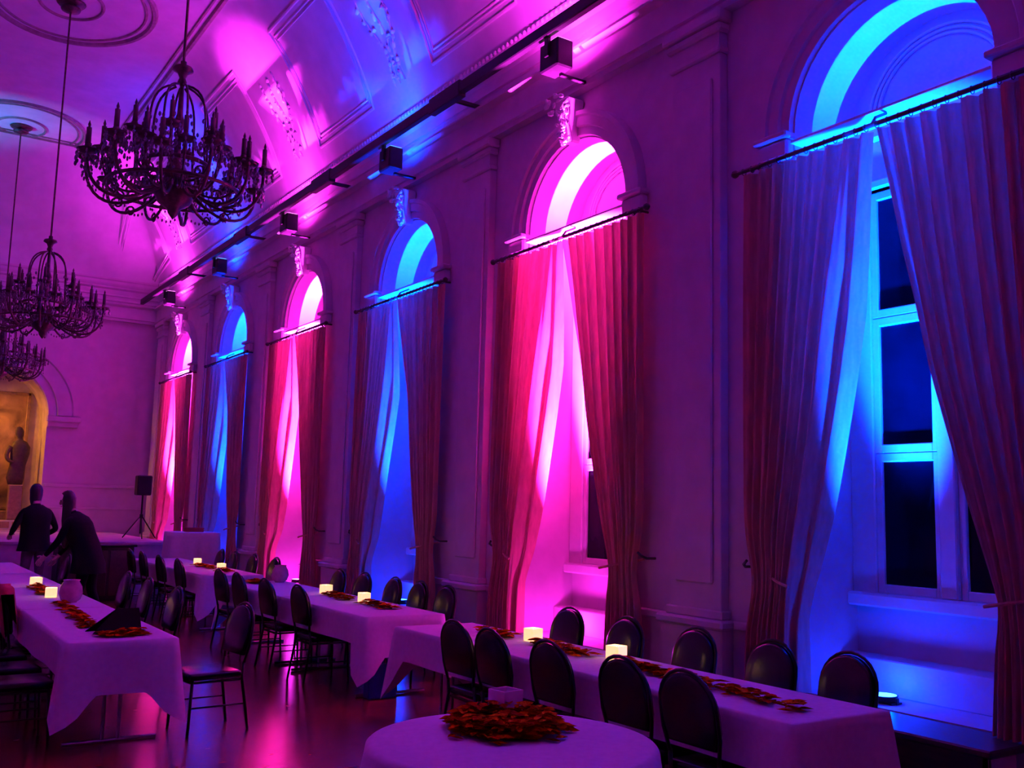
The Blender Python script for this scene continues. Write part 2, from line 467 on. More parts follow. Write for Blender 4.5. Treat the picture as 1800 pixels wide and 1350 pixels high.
# arch surround and imposts of the niche
bm = B()
prof = [(0.0, 0.0), (0.01, 0.06), (0.18, 0.06), (0.20, 0.10), (0.50, 0.10), (0.53, 0.14), (0.62, 0.14), (0.64, 0.0)]
n = 30
sweep(bm, prof, lambda i: (lambda u, v, a=PI * i / n: Vector((NX + (NR + u) * math.cos(a), YE - v, NSP + (NR + u) * 0.95 * math.sin(a)))), n)
ar = obj('niche_arch_surround', fixn(bm), 'plaster', wall_end)
for s in (-1, 1):
    x0, x1 = sorted((NX + s * (NR - 0.03), NX + s * (NR + 0.70)))
    b = bx(x0, x1, YE - 0.16, YE, NSP - 0.14, NSP - 0.02, bev=0.02); box(b, x0 + 0.03, x1 - 0.05, YE - 0.10, YE, NSP - 0.26, NSP - 0.14, bev=0.01)
    obj('impost', b, 'plaster', ar)
b = bx(LX, NX - NR - 0.02, YE - 0.04, YE, 2.0, 2.07, bev=0.012); box(b, NX + NR + 0.02, WX, YE - 0.04, YE, 2.0, 2.07, bev=0.012)
struct('trim_5', b, 'plaster')
b = bx(LX, NX - NR - 0.02, YE - 0.03, YE, 1.5, 1.55, bev=0.01); box(b, NX + NR + 0.02, WX, YE - 0.03, YE, 1.5, 1.55, bev=0.01)
struct('trim_6', b, 'plaster')

# ------------------------------------------------------------------ windows
for i, c in enumerate(CENT):
    wn = struct_empty('window_%d' % (i + 1), (XW, c, 1.1))
    def part(name, x0, x1, y0, y1, z0, z1, m='frame_paint', parent=wn, bev=0.008):
        # local to the window empty: x is measured towards the room as negative
        return obj(name, bx(x0, x1, y0, y1, z0 - 1.1, z1 - 1.1, bev=bev), m, parent)
    part('casing', -0.05, 0.05, -HW, -0.60, 1.10, 4.40)
    part('casing', -0.05, 0.05, 0.60, HW, 1.10, 4.40)
    part('sill', -0.13, 0.05, -HW, HW, 1.10, 1.20, bev=0.015)
    part('mullion', -0.07, 0.05, -0.065, 0.065, 1.20, 4.28)
    for s in (-1, 1):
        for (z0, z1) in ((1.20, 2.24), (2.24, 3.28), (3.28, 4.28)):
            y0, y1 = sorted((s * 0.065, s * 0.60))
            b = B()
            fr_ = 0.055
            for (a0, a1, b0, b1) in ((y0, y0 + fr_, z0, z1), (y1 - fr_, y1, z0, z1), (y0 + fr_, y1 - fr_, z0, z0 + fr_ * 1.2), (y0 + fr_, y1 - fr_, z1 - fr_ * 1.2, z1)):
                box(b, -0.03, 0.03, a0, a1, b0 - 1.1, b1 - 1.1, bev=0.006)
            sash = obj('sash', b, 'frame_paint', wn)
            obj('pane', bx(-0.004, 0.004, y0 + fr_, y1 - fr_, z0 + fr_ - 1.1, z1 - fr_ - 1.1), 'glass_dark', sash)
    tr = part('transom', -0.10, 0.05, -HW, HW, 4.28, 4.74)
    b = bx(-0.12, 0.0, -HW + 0.001, HW - 0.001, 4.28 - 1.1, 4.35 - 1.1, bev=0.012)
    box(b, -0.15, 0.0, -HW + 0.001, HW - 0.001, 4.66 - 1.1, 4.78 - 1.1, bev=0.02); box(b, -0.19, 0.0, -HW + 0.001, HW - 0.001, 4.78 - 1.1, 4.86 - 1.1, bev=0.012)
    obj('transom_moulding', b, 'frame_paint', tr)
    b = B()
    for r in (0.52, 0.56, 0.60):
        tube(b, [(-0.012, r * math.cos(PI * k / 24), 4.86 - 1.1 + r * 0.95 * math.sin(PI * k / 24)) for k in range(25)], 0.012, 6)
    obj('lunette_moulding', b, 'frame_paint', wn)
    part('head_board', -0.71, -0.45, -HW + 0.002, HW - 0.002, 4.60, 4.625, bev=0.004)  # front edge carried past the wall face to keep the beam off the archivolt

# ------------------------------------------------------------------ curtains, rods
RODX, RODZ = 5.63, 4.46
ORD = ['first', 'second', 'third', 'fourth', 'fifth', 'sixth']
COLN = ['blue', 'pink', 'blue', 'pink', 'blue', 'pink']
def inner_off(z):
    pts = [(4.42, 0.02), (3.6, 0.16), (2.7, 0.35), (1.9, 0.55), (1.28, 0.72), (1.15, 0.73), (0.5, 0.71), (0.0, 0.70)]
    if z >= pts[0][0]: return pts[0][1]
    for (za, a), (zb, b) in zip(pts, pts[1:]):
        if zb <= z <= za: return a + (b - a) * (za - z) / (za - zb)
    return pts[-1][1]
def curtain_mesh(s, seed, z0=0.505):
    """local: origin at opening centre on the floor at the rod plane; s = +1 the half further down the hall"""
    rnd = random.Random(seed); ph = rnd.random() * 6
    NU, NV = 110, 46
    bm = B(); g = []
    for j in range(NV + 1):
        z = z0 + (4.425 - z0) * j / NV
        a = inner_off(z) + 0.015 * math.sin(z * 2.1 + ph)
        tie = math.exp(-((z - 1.25) / 0.28) ** 2)
        out = 1.20 - 0.07 * tie
        row = []
        for i in range(NU + 1):
            u = i / NU
            uu = u + 0.02 * math.sin(u * 9 + ph)
            amp = (0.030 + 0.022 * (1 - z / 4.4)) * (1 - 0.45 * tie)
            x = amp * math.sin(uu * 2 * PI * 9.0 + ph + 0.25 * math.sin(z * 1.3 + ph)) + 0.012 * math.sin(uu * 2 * PI * 23 + ph * 2)
            fade = min(1.0, max(0.0, (4.40 - z) / 1.2)) * (1.0 if z > 1.3 else max(0.55, 1 - (1.3 - z) * 1.5))
            curl = 0.21 if s > 0 else 0.10
            k = max(0.0, 1 - u / 0.17)
            x += curl * fade * k ** 1.2
            y = a + (out - a) * u
            row.append(bm.verts.new((x, s * y, z)))
        g.append(row)
    for j in range(NV):
        for i in range(NU):
            f = bm.faces.new((g[j][i], g[j][i + 1], g[j + 1][i + 1], g[j + 1][i])); f.smooth = True
    return bm
for i, c in enumerate(CENT):
    for s in (1, -1):
        side = 'stage-side' if s > 0 else 'bench-end'
        t = thing('curtain', '%s drape of the %s window from the bench end, drawn aside over %s light' % ('stage-side' if s > 0 else 'bench-side', ORD[i], COLN[i]), 'curtain', (RODX + 0.02, c, 0), 0, 'window drapes')
        obj('drape', curtain_mesh(s, i * 2 + (s > 0), 0.505 if i < 2 else 0.01), 'curtain', t)
        # tieback cord, drawn to a hook on the pier
        tb = B()
        pts = [(0.06 * math.cos(PI * k / 10) * -1.2 + 0.0, s * (0.73 + (1.17 - 0.73) * k / 10), 1.25 + 0.10 * (k / 10)) for k in range(11)]
        tube(tb, pts, 0.012, 6)
        obj('tieback', tb, 'curtain', t)
        hk = tube(B(), [(0.14, s * 1.24, 1.36), (0.04, s * 1.24, 1.36), (0.0, s * 1.22, 1.38), (-0.01, s * 1.18, 1.41)], 0.012, 6)
        obj('tieback_hook', hk, 'rod', t)
    r = thing('curtain_rod', 'dark curtain rod with rings over the %s window from the bench end' % ORD[i], 'curtain rod', (RODX, c, RODZ), 0, 'curtain rods')
    b = tube(B(), [(0, -1.24, 0), (0, 1.24, 0)], 0.018, 8)
    obj('pole', b, 'rod', r)
    for s in (-1, 1):
        obj('finial', lathe(B(), [(0.018, 0), (0.03, 0.02), (0.032, 0.04), (0.02, 0.06), (0.001, 0.075)], 10), 'rod', r).matrix_local = Matrix.Translation((0, s * 1.24, 0)) @ Matrix.Rotation(-s * PI / 2, 4, 'X')
        obj('bracket', tube(B(), [(0.17, s * 1.1, 0.02), (0.06, s * 1.1, 0.02), (0.0, s * 1.1, -0.02)], 0.012, 6), 'rod', r)
    obj('bracket', tube(B(), [(0.17, 0.0, 0.13), (0.05, 0.0, 0.07), (0.0, 0, 0.0)], 0.012, 6), 'rod', r)
    b = B()
    for k in range(28):
        yy = -1.18 + 2.36 * k / 27
        tube(b, [(0.026 * math.cos(a * 2 * PI / 10), yy, 0.026 * math.sin(a * 2 * PI / 10) - 0.008) for a in range(10)], 0.004, 4, closed=True)
    o = obj('rings', b, 'rod', r); o['kind'] = 'stuff'

# ------------------------------------------------------------------ LED uplights in the recesses and on the cornice
def uplight(i, c):
    pink = COLN[i] == 'pink'
    t = thing('led_uplight', '%s LED uplight on the floor of the %s window recess from the bench end' % (COLN[i], ORD[i]), 'stage light', (5.99, c + 0.26, ZSILL), 0, 'window uplights')
    obj('base_plate', bx(-0.06, 0.06, -0.10, 0.10, 0.0, 0.012, bev=0.003), 'black_plastic', t)
    for s in (-1, 1):
        obj('yoke_arm', bx(-0.015, 0.015, s * 0.105 - 0.004, s * 0.105 + 0.004, 0.0, 0.045, bev=0.002), 'black_plastic', t)
    obj('housing', lathe(B(), [(0.05, 0.012), (0.085, 0.015), (0.09, 0.045), (0.095, 0.052), (0.085, 0.052)], 20), 'black_plastic', t)
    obj('lens', lathe(B(), [(0.001, 0.050), (0.083, 0.050), (0.083, 0.054), (0.001, 0.058)], 20), 'lens_pink' if pink else 'lens_blue', t)
    spot('uplight_beam', (5.99, c + 0.26, ZSILL + 0.08), (6.24, c + 0.27, 5.0), PINK if pink else BLUE, P_WIN_PINK if pink else P_WIN_BLUE, 31, 1.0, 0.05)
    point('uplight_spill', (5.99, c + 0.26, ZSILL + 0.10), PINK if pink else BLUE, P_SPILL, 0.05)
for i, c in enumerate(CENT): uplight(i, c)
CLX, CLZ = 5.34, 6.05
def cornice_light(i, c):
    pink = COLN[i] == 'pink'
    t = thing('cornice_light', 'black floodlight above the %s window from the bench end, washing the ceiling %s' % (ORD[i], COLN[i]), 'stage light', (CLX, c - 0.25, CLZ), 0, 'cornice floodlights')
    obj('housing', bx(-0.10, 0.10, -0.15, 0.15, -0.02, 0.27, bev=0.015), 'black_plastic', t)
    obj('lens', bx(-0.08, 0.08, -0.13, 0.13, 0.27, 0.276), 'lens_pink' if pink else 'lens_blue', t)
    obj('clamp', bx(-0.13, -0.09, -0.03, 0.03, 0.10, 0.36, bev=0.004), 'black_plastic', t)
    obj('bracket', bx(0.05, 0.45, -0.02, 0.02, -0.05, -0.02, bev=0.004), 'black_plastic', t)
    # the first bay's fixture hangs above the top edge of the picture
    off = '_bench_bay_offscreen' if i == 0 else ''
    spot('flood_beam' + off, (CLX + 0.02, c - 0.25, CLZ + 0.30), (CLX + 0.05, c + 0.75, 8.3), PINK if pink else BLUE, P_COR_PINK if pink else P_COR_BLUE, 112, 1.0, 0.06)
    spot('flood_spill' + off, (CLX + 0.02, c - 0.25, CLZ + 0.30), (WX, c - 0.25, 6.75), PINK if pink else BLUE, 100, 170, 0.8, 0.06)
for i, c in enumerate(CENT): cornice_light(i, c)
# dark lighting rail that carries the floodlights
r = thing('lighting_rail', 'dark lighting rail running along below the cornice above the windows', 'rail', (CLX - 0.13, 0, CLZ + 0.36))
obj('rail', bx(-0.04, 0.04, 2.4, YE - 0.6, -0.065, 0.065, bev=0.01), 'black_plastic', r)
for i in range(6):
    yj = CENT[i] + BAY / 2 - 0.1
    if yj < YE - 1.0:
        obj('rail_joint', bx(-0.05, 0.05, yj - 0.35, yj + 0.35, -0.10, 0.09, bev=0.01), 'black_plastic', r)
        obj('wall_arm', bx(0.0, 0.50, yj - 0.02, yj + 0.02, -0.02, 0.02), 'black_plastic', r)
# the floodlight across the hall that throws the cyan pool on the ceiling over the stage
t = thing('cornice_light', 'black box floodlight on the cornice across the hall, throwing cyan on the ceiling', 'stage light', (LX + 0.3, CENT[5], CLZ), 0, 'cornice floodlights')
obj('housing', bx(-0.10, 0.10, -0.15, 0.15, -0.02, 0.27, bev=0.015), 'black_plastic', t)
obj('bracket', bx(-0.31, -0.05, -0.02, 0.02, -0.05, -0.02, bev=0.004), 'black_plastic', t)
spot('flood_beam_across_hall_offscreen', (LX + 0.3, CENT[5], CLZ + 0.30), (1.5, 21.9, ZC), CYAN, P_CYAN, 38, 1.0, 0.06)
# added unseen fixture carrying on the window-side row, to light the near tables
t = thing('cornice_light', 'added unseen black box floodlight under the cornice rail past the blue window by the bench', 'stage light', (CLX, W1 - BAY - 0.25, CLZ), 0, 'cornice floodlights')
obj('housing', bx(-0.10, 0.10, -0.15, 0.15, -0.02, 0.27, bev=0.015), 'black_plastic', t)
obj('lens', bx(-0.08, 0.08, -0.13, 0.13, 0.27, 0.276), 'lens_pink', t)
obj('bracket', bx(0.05, 0.45, -0.02, 0.02, -0.05, -0.02, bev=0.004), 'black_plastic', t)
spot('added_flood_beam_near_bay_offscreen', (CLX + 0.02, W1 - BAY - 0.25, CLZ + 0.30), (CLX + 0.05, W1 - BAY + 0.75, 8.3), PINK, P_COR_PINK, 112, 1.0, 0.06)
spot('added_flood_spill_near_bay_offscreen', (CLX + 0.02, W1 - BAY - 0.25, CLZ + 0.30), (WX, W1 - BAY - 0.25, 6.75), PINK, 100, 170, 0.8, 0.06)

# ------------------------------------------------------------------ dark bench along the window wall
t = thing('window_bench', 'long dark wooden bench against the wall below the windows', 'bench', (5.54, 3.15, 0))
obj('top', bx(-0.26, 0.22, 0.0, 5.8, 0.455, 0.50, bev=0.01), 'wood_dark', t)
obj('front_panel', bx(-0.22, -0.19, 0.04, 5.76, 0.0, 0.455, bev=0.004), 'wood_dark', t)
for yy in (0.04, 5.72): obj('end_panel', bx(-0.22, 0.06, yy, yy + 0.04, 0.0, 0.455, bev=0.004), 'stage_pale', t)  # ends of the dark bench coloured pale to match the light falling there

# ------------------------------------------------------------------ stage, end of the hall
t = thing('stage', 'raised platform with pale top and skirt across the end of the hall', 'stage', (0, 19.0, 0))
obj('deck', bx(LX + 0.05, 5.0, 0, YE - 19.0 - 0.02, 0.92, 0.98, bev=0.01), 'stage_pale', t)
obj('skirt', bx(LX + 0.05, 4.95, 0.03, 0.06, 0.0, 0.92), 'stage_pale', t)
obj('side_skirt', bx(4.92, 4.95, 0.06, YE - 19.0 - 0.05, 0.0, 0.92), 'stage_pale', t)
# painted panel, ledge and lamps inside the niche
t = thing('painted_panel', 'large brown and gold painted panel at the back of the lit niche', 'painting', (NX, YE + ND - 0.06, NZ0))
obj('frame', (lambda b: (box(b, -0.95, -0.88, -0.02, 0.05, 0.45, 3.2, bev=0.01), box(b, 0.88, 0.95, -0.02, 0.05, 0.45, 3.2, bev=0.01), box(b, -0.95, 0.95, -0.02, 0.05, 0.45, 0.52, bev=0.01), box(b, -0.95, 0.95, -0.02, 0.05, 3.13, 3.2, bev=0.01), b)[-1])(B()), 'gilt', t)
obj('canvas', bx(-0.88, 0.88, 0.0, 0.04, 0.52, 3.13), 'mural', t)
t = thing('altar_ledge', 'stepped golden ledge with panels under the painted panel in the niche', 'ledge', (NX, YE + 0.75, NZ0))
obj('step', bx(-1.1, 1.1, -0.30, 0.30, 0.0, 0.22, bev=0.015), 'niche_plaster', t)
obj('step', bx(-1.0, 1.0, -0.10, 0.30, 0.22, 0.42, bev=0.015), 'gilt', t)
for k in range(6): obj('front_panel', bx(-1.0 + k * 0.34, -0.72 + k * 0.34, -0.315, -0.30, 0.04, 0.18, bev=0.006), 'gilt', t)
t = thing('carved_figure', 'dark carved figure standing beside the painted panel in the niche', 'statue', (NX + 0.72, YE + 0.55, NZ0 + 0.222))
obj('plinth', bx(-0.15, 0.15, -0.09, 0.09, 0.0, 0.80, bev=0.02), 'gilt', t)
fb = lathe(B(), [(0.15, 0.80), (0.19, 0.95), (0.17, 1.25), (0.20, 1.50), (0.21, 1.66), (0.15, 1.78), (0.06, 1.83), (0.055, 1.88), (0.09, 1.95), (0.095, 2.03), (0.06, 2.11), (0.001, 2.14)], 16)
for v in fb.verts: v.co.y *= 0.45; v.co.x += 0.03 * math.sin(v.co.z * 5)
obj('body', fb, 'bronze_dark', t, True)
fa = tube(B(), bez((-0.17, 0, 1.66), (-0.30, -0.03, 1.5), (-0.26, -0.07, 1.30), (-0.10, -0.09, 1.32), 8), [0.06, 0.055, 0.05, 0.048, 0.045, 0.042, 0.04, 0.035, 0.03], 8)
obj('folded_arm', fa, 'bronze_dark', t, True)
# warm lamp on the hidden side of the niche, behind the arch
t = thing('niche_lamp', 'small warm lamp tucked under the arch of the lit niche', 'lamp', (NX - 0.80, YE + 0.22, 4.02))
obj('housing', lathe(B(), [(0.05, 0.10), (0.06, 0.0), (0.055, 0.0), (0.03, 0.06)], 12), 'black_plastic', t)
obj('arm', tube(B(), [(0, 0, 0.09), (-0.10, 0, 0.16), (-0.18, 0, 0.17)], 0.01, 6), 'black_plastic', t)
spot('niche_beam_offscreen', (NX - 0.80, YE + 0.24, 3.98), (NX + 0.6, YE + 0.8, 2.3), (1.0, 0.36, 0.035), P_NICHE, 140, 0.8, 0.06)

# ------------------------------------------------------------------ tables
def table_thing(x0, x1, y0, y1, label, group='long folding tables'):
    cx, cy = (x0 + x1) / 2, (y0 + y1) / 2; hx, hy = (x1 - x0) / 2 - 0.012, (y1 - y0) / 2 - 0.012
    t = thing('folding_table', label, 'table', (cx, cy, 0), 0, group)
    obj('tabletop', bx(-hx, hx, -hy, hy, 0.715, 0.742, bev=0.005), 'wood_dark', t)
    for s in (-1, 1):
        yy = s * (hy - 0.22)
        for xx in (-0.055, 0.055): obj('leg', tube(B(), [(xx, yy, 0.715), (xx, yy, 0.02)], 0.014, 8), 'steel', t)
        obj('foot_bar', tube(B(), [(-hx + 0.04, yy, 0.0145), (hx - 0.04, yy, 0.0145)], 0.014, 8), 'steel', t)
        obj('brace', tube(B(), [(0, yy, 0.40), (0, yy - s * 0.28, 0.715)], 0.010, 6), 'steel', t)
    return t
def cloth_mesh(hx, hy, hem_side, hem_y0, hem_y1, tail0, tail1, seed):
    """rectangular cloth; tails hang at the corners of the -y end (tail0) and +y end (tail1)"""
    rnd = random.Random(seed); R = 0.035; bm = B()
    per = []     # (x, y, outward normal, hem height)
    def hemc(x, y):
        e = min(abs(y + hy), abs(y - hy))
        z = hem_side
        if abs(abs(y) - hy) < 1e-4: z = hem_y0 if y < 0 else hem_y1
        for (cx_, cy_, tl) in ((-hx, -hy, tail0), (hx, -hy, tail0), (-hx, hy, tail1), (hx, hy, tail1)):
            d = math.hypot(x - cx_, y - cy_)
            z = z - (z - tl) * max(0.0, 1 - d / 0.20)
        return z
    def side(p, q, nrm, n):
        for i in range(n):
            f = i / n; x = p[0] + (q[0] - p[0]) * f; y = p[1] + (q[1] - p[1]) * f
            nn = Vector((nrm[0], nrm[1], 0))
            # blend normals near the corners
            d = min(f, 1 - f) * math.hypot(q[0] - p[0], q[1] - p[1])
            if d < 0.06:
                t2 = Vector((q[0] - p[0], q[1] - p[1], 0)).normalized() * (1 if f > 0.5 else -1)
                nn = (nn + t2 * (1 - d / 0.06)).normalized()
            per.append((x, y, nn, hemc(x, y)))
    nx = max(16, int(2 * hx / 0.04)); ny = max(30, int(2 * hy / 0.05))
    side((-hx, -hy), (hx, -hy), (0, -1), nx); side((hx, -hy), (hx, hy), (1, 0), ny)
    side((hx, hy), (-hx, hy), (0, 1), nx); side((-hx, hy), (-hx, -hy), (-1, 0), ny)
    zt = 0.751
    K = 9; rings = []
    ph = rnd.random() * 6
    for k in range(K + 1):
        ring = []
        for i, (x, y, nn, hz) in enumerate(per):
            if k == 0: p = Vector((x, y, zt)) - nn * 0.015
            elif k == 1: p = Vector((x, y, zt - 0.006)) + nn * 0.012
            else:
                f = (k - 1) / (K - 1)
                s = i * 0.35
                wob = (0.006 * math.sin(s + ph) + 0.007 * math.sin(s * 0.41 + ph * 2)) * f
                corner = max(0.0, 1 - min(math.hypot(abs(x) - hx, abs(y) - hy), 0.25) / 0.25)
                tl_ = tail0 if y < 0 else tail1
                out = 0.014 + wob + (corner * 0.10 * f if tl_ < 0.3 else 0.0)
                p = Vector((x, y, zt - 0.006 - (zt - 0.006 - hz) * f)) + nn * out
            ring.append(bm.verts.new(p))
        rings.append(ring)
    n = len(per)
    for a, b in zip(rings, rings[1:]):
        for i in range(n):
            f = bm.faces.new((a[i], b[i], b[(i + 1) % n], a[(i + 1) % n])); f.smooth = True
    f = bm.faces.new(rings[0])
    return fixn(bm)
def cloth(x0, x1, y0, y1, label, tails=(0.12, 0.12), hem=(0.49, 0.40, 0.40), seed=1):
    o = obj('tablecloth', cloth_mesh((x1 - x0) / 2, (y1 - y0) / 2, *hem, *tails, seed), 'cloth', None, False, ((x0 + x1) / 2, (y0 + y1) / 2, 0))
    return tag(o, label, 'tablecloth', 'white tablecloths on the long tables')
ROWS = [
 ('bench-side table row', 3.87, 4.62, 3.32, 7.52, 2),
 ('middle table row', 3.92, 4.74, 8.25, 12.45, 2),
 ('stage table row', 4.02, 4.84, 13.55, 17.75, 2),
 ('tent-card table row', 1.31, 2.06, 7.50, 16.9, 4),
]
POS = {2: ['end away from stage', 'stage end'], 4: ['card end', 'second place after the card', 'third place after the card', 'stage end']}
for ri, (nm, x0, x1, y0, y1, n) in enumerate(ROWS):
    L_ = (y1 - y0) / n
    for k in range(n):
        a, b_ = y0 + k * L_ + (0.004 if k else 0), y0 + (k + 1) * L_ - (0.032 if k < n - 1 else 0)
        table_thing(x0, x1, a, b_, 'steel-legged folding table under cloth, %s of %s' % (POS[n][k], nm))
        cloth(x0, x1, a, b_, 'white cloth over the table at the %s of %s' % (POS[n][k], nm),
              (0.15 if k == 0 else 0.49, 0.15 if k == n - 1 else 0.49), (0.49, 0.38 if k == 0 else 0.49, 0.40 if k == n - 1 else 0.49), ri * 10 + k)
# round table in front
RTX, RTY, RTR = 2.47, 3.66, 0.625
t = thing('round_table', 'small round table under a white cloth standing alone in the aisle', 'table', (RTX, RTY, 0))
obj('tabletop', lathe(B(), [(0.001, 0.715), (RTR - 0.02, 0.715), (RTR - 0.01, 0.728), (RTR - 0.02, 0.742), (0.001, 0.742)], 40), 'wood_dark', t)
obj('pedestal', lathe(B(), [(0.001, 0.0), (0.28, 0.0), (0.27, 0.03), (0.05, 0.06), (0.035, 0.12), (0.035, 0.68), (0.12, 0.715), (0.001, 0.715)], 20), 'steel', t)
bm = B(); rings = []
for (rr, zz, wv) in ((0.0, 0.752, 0), (0.3, 0.752, 0), (RTR - 0.02, 0.752, 0), (RTR, 0.747, 0), (RTR + 0.015, 0.73, 0.004), (RTR + 0.03, 0.65, 0.012), (RTR + 0.05, 0.52, 0.025), (RTR + 0.065, 0.38, 0.035), (RTR + 0.075, 0.26, 0.04)):
    ring = []
    for i in range(96):
        a = 2 * PI * i / 96
        r_ = rr + wv * math.sin(a * 11 + 0.6 * math.sin(a * 3))
        ring.append(bm.verts.new((r_ * math.cos(a), r_ * math.sin(a), zz)) if rr > 0 else None)
    rings.append(ring)
ctr = bm.verts.new((0, 0, 0.752))
for i in range(96): bm.faces.new((ctr, rings[1][i], rings[1][(i + 1) % 96]))
for a, b in zip(rings[1:], rings[2:]):
    for i in range(96):
        f = bm.faces.new((a[i], b[i], b[(i + 1) % 96], a[(i + 1) % 96])); f.smooth = True
o = obj('tablecloth', fixn(bm), 'cloth', None, False, (RTX, RTY, 0)); tag(o, 'white round cloth draped over the small round table', 'tablecloth')

# ------------------------------------------------------------------ banquet chairs (local: faces +x, seat centre at origin)
def crown(hw, z0, z1, n=16):
    """outline of the rounded chair back, (y, z)"""
    zs = z1 - hw * 0.95
    pts = [(-hw * 0.86, z0), (-hw, (z0 + zs) / 2)]
    for i in range(n + 1):
        a = PI - PI * i / n
        pts.append((hw * math.cos(a), zs + (z1 - zs) * math.sin(a)))
    pts += [(hw, (z0 + zs) / 2), (hw * 0.86, z0)]
    return pts
def lean(z): return -0.20 - (z - 0.45) * 0.17
def make_chair():
    t = thing('banquet_chair', 'x', 'chair')
    b = bx(-0.20, 0.23, -0.21, 0.21, 0.40, 0.455, bev=0.022, seg=3)
    for v in b.verts:
        if v.co.z > 0.44: v.co.z += 0.018 * max(0, 1 - (v.co.x / 0.23) ** 2 - (v.co.y / 0.21) ** 2)
    obj('seat', b, 'vinyl', t, True)
    out = crown(0.195, 0.56, 0.93)
    b = B()
    cz = 0.74
    layers = []
    for (sc, dx) in ((0.90, -0.028), (0.985, -0.022), (1.0, -0.010), (1.0, 0.010), (0.985, 0.022), (0.90, 0.034), (0.55, 0.042)):
        layers.append([b.verts.new((lean(cz + (z - cz) * sc) + dx, y * sc, cz + (z - cz) * sc)) for (y, z) in out])
    n = len(out)
    for a, c_ in zip(layers, layers[1:]):
        for i in range(n): b.faces.new((a[i], a[(i + 1) % n], c_[(i + 1) % n], c_[i]))
    b.faces.new(layers[0]); b.faces.new(layers[-1][::-1])
    obj('backrest', fixn(b), 'vinyl', t, True)
    # back frame: tube following the crown and running down to the rear legs
    fo = crown(0.205, 0.50, 0.945, 12)
    pts = [(lean(z) - 0.012, y, z) for (y, z) in fo]
    obj('back_frame', tube(B(), pts, 0.011, 6), 'chair_metal', t, True)
    for s in (-1, 1):
        obj('leg', tube(B(), [(0.19, s * 0.18, 0.41), (0.21, s * 0.195, 0.0)], [0.013, 0.011], 6), 'chair_metal', t, True)
        obj('leg', tube(B(), [(lean(0.5) - 0.012, s * 0.176, 0.51), (-0.205, s * 0.185, 0.40), (-0.27, s * 0.20, 0.0)], [0.012, 0.013, 0.011], 6), 'chair_metal', t, True)
    b = tube(B(), [(0.195, -0.18, 0.385), (0.195, 0.18, 0.385)], 0.010, 6); tube(b, [(-0.20, -0.18, 0.385), (-0.20, 0.18, 0.385)], 0.010, 6)
    for s in (-1, 1): tube(b, [(0.195, s * 0.18, 0.385), (-0.20, s * 0.18, 0.385)], 0.010, 6)
    obj('seat_frame', b, 'chair_metal', t, True)
    for s in (-1, 1): obj('stretcher', tube(B(), [(0.20, s * 0.187, 0.20), (-0.238, s * 0.192, 0.20)], 0.007, 6), 'chair_metal', t, True)
    return t
CH0 = make_chair(); _first = [True]
def chair(x, y, rz, label, group):
    if _first[0]:
        _first[0] = False; CH0.location = (x, y, 0); CH0.rotation_euler = (0, 0, rz); CH0['label'] = label; CH0['group'] = group; return CH0
    return dup(CH0, (x, y, 0), rz, label, group)
rc = random.Random(5)
def row(ys, bx_, rz, where, group, jit=0.03, tuck=None):
    for k, y in enumerate(ys):
        x = bx_ + rc.uniform(-0.015, 0.015)
        if k == tuck:                      # this one is pushed right in under the table
            chair(1.43, y, rz, 'black round-backed chair, %s counted towards the stage, %s' % (ORD[k], where), group); continue
        lab = 'black round-backed chair, %s counted towards the stage, %s' % (ORD[k], where)
        chair(x, y, rz + rc.uniform(-jit, jit), lab, group)
# seat centre sits 0.27 m in front of the top of the back
row([3.84, 4.36, 5.06, 5.70, 6.22], 3.94, 0, 'aisle side of bench-side table row', 'chairs at the bench-side table row')
row([3.90, 4.48, 5.18, 5.92, 6.66], 4.77, PI, 'window side of bench-side table row', 'chairs at the bench-side table row')
row([9.0, 9.6, 10.2, 10.95, 11.7], 4.92, PI, 'window side of middle table row', 'chairs at the middle table row')
row([9.45, 10.35, 11.3, 11.95], 4.02, 0, 'aisle side of middle table row', 'chairs at the middle table row')
row([14.3, 15.3, 16.2, 16.9], 5.02, PI, 'window side of stage table row', 'chairs at the table row by the stage')
row([14.1, 15.1, 16.2, 17.1], 4.10, 0, 'aisle side of stage table row', 'chairs at the table row by the stage')
chair(2.40, 7.85, PI + 0.12, 'black banquet chair turned to the corner of the table with the dark tent card', 'chairs at the tent-card table row')
row([9.55, 10.7, 11.7, 15.4], 2.32, PI, 'aisle side of tent-card table row', 'chairs at the tent-card table row')
row([7.96, 8.62, 9.31, 9.84, 10.9], 1.08, 0, 'wall side of tent-card table row', 'chairs at the tent-card table row', tuck=3)

# ------------------------------------------------------------------ things on the tables
def candle(x, y, label, lit=True, s=0.052, h=0.095, z=0.752, group='lit votives on the long tables'):
    t = thing('votive_holder', label, 'candle', (x, y, z), rc.uniform(-0.3, 0.3), group if lit else None)
    b = B()
    wl = 0.007
    box(b, -s, s, -s, s, 0.0, 0.012, bev=0.003)
    for (a0, a1, b0, b1) in ((-s, s, -s, -s + wl), (-s, s, s - wl, s), (-s, -s + wl, -s + wl, s - wl), (s - wl, s, -s + wl, s - wl)):
        box(b, a0, a1, b0, b1, 0.012, h)
    obj('glass', b, 'frosted_lit' if lit else 'frosted', t)
    obj('wax', lathe(B(), [(0.001, 0.012), (0.030, 0.012), (0.030, 0.05), (0.001, 0.05)], 12), 'frosted_lit' if lit else 'frosted', t)
    if lit:
        obj('flame', lathe(B(), [(0.001, 0.055), (0.007, 0.065), (0.005, 0.08), (0.001, 0.095)], 8), 'flame', t)
        point('candle_glow', (x, y, z + h + 0.03), (1.0, 0.5, 0.15), 0.5, 0.03)
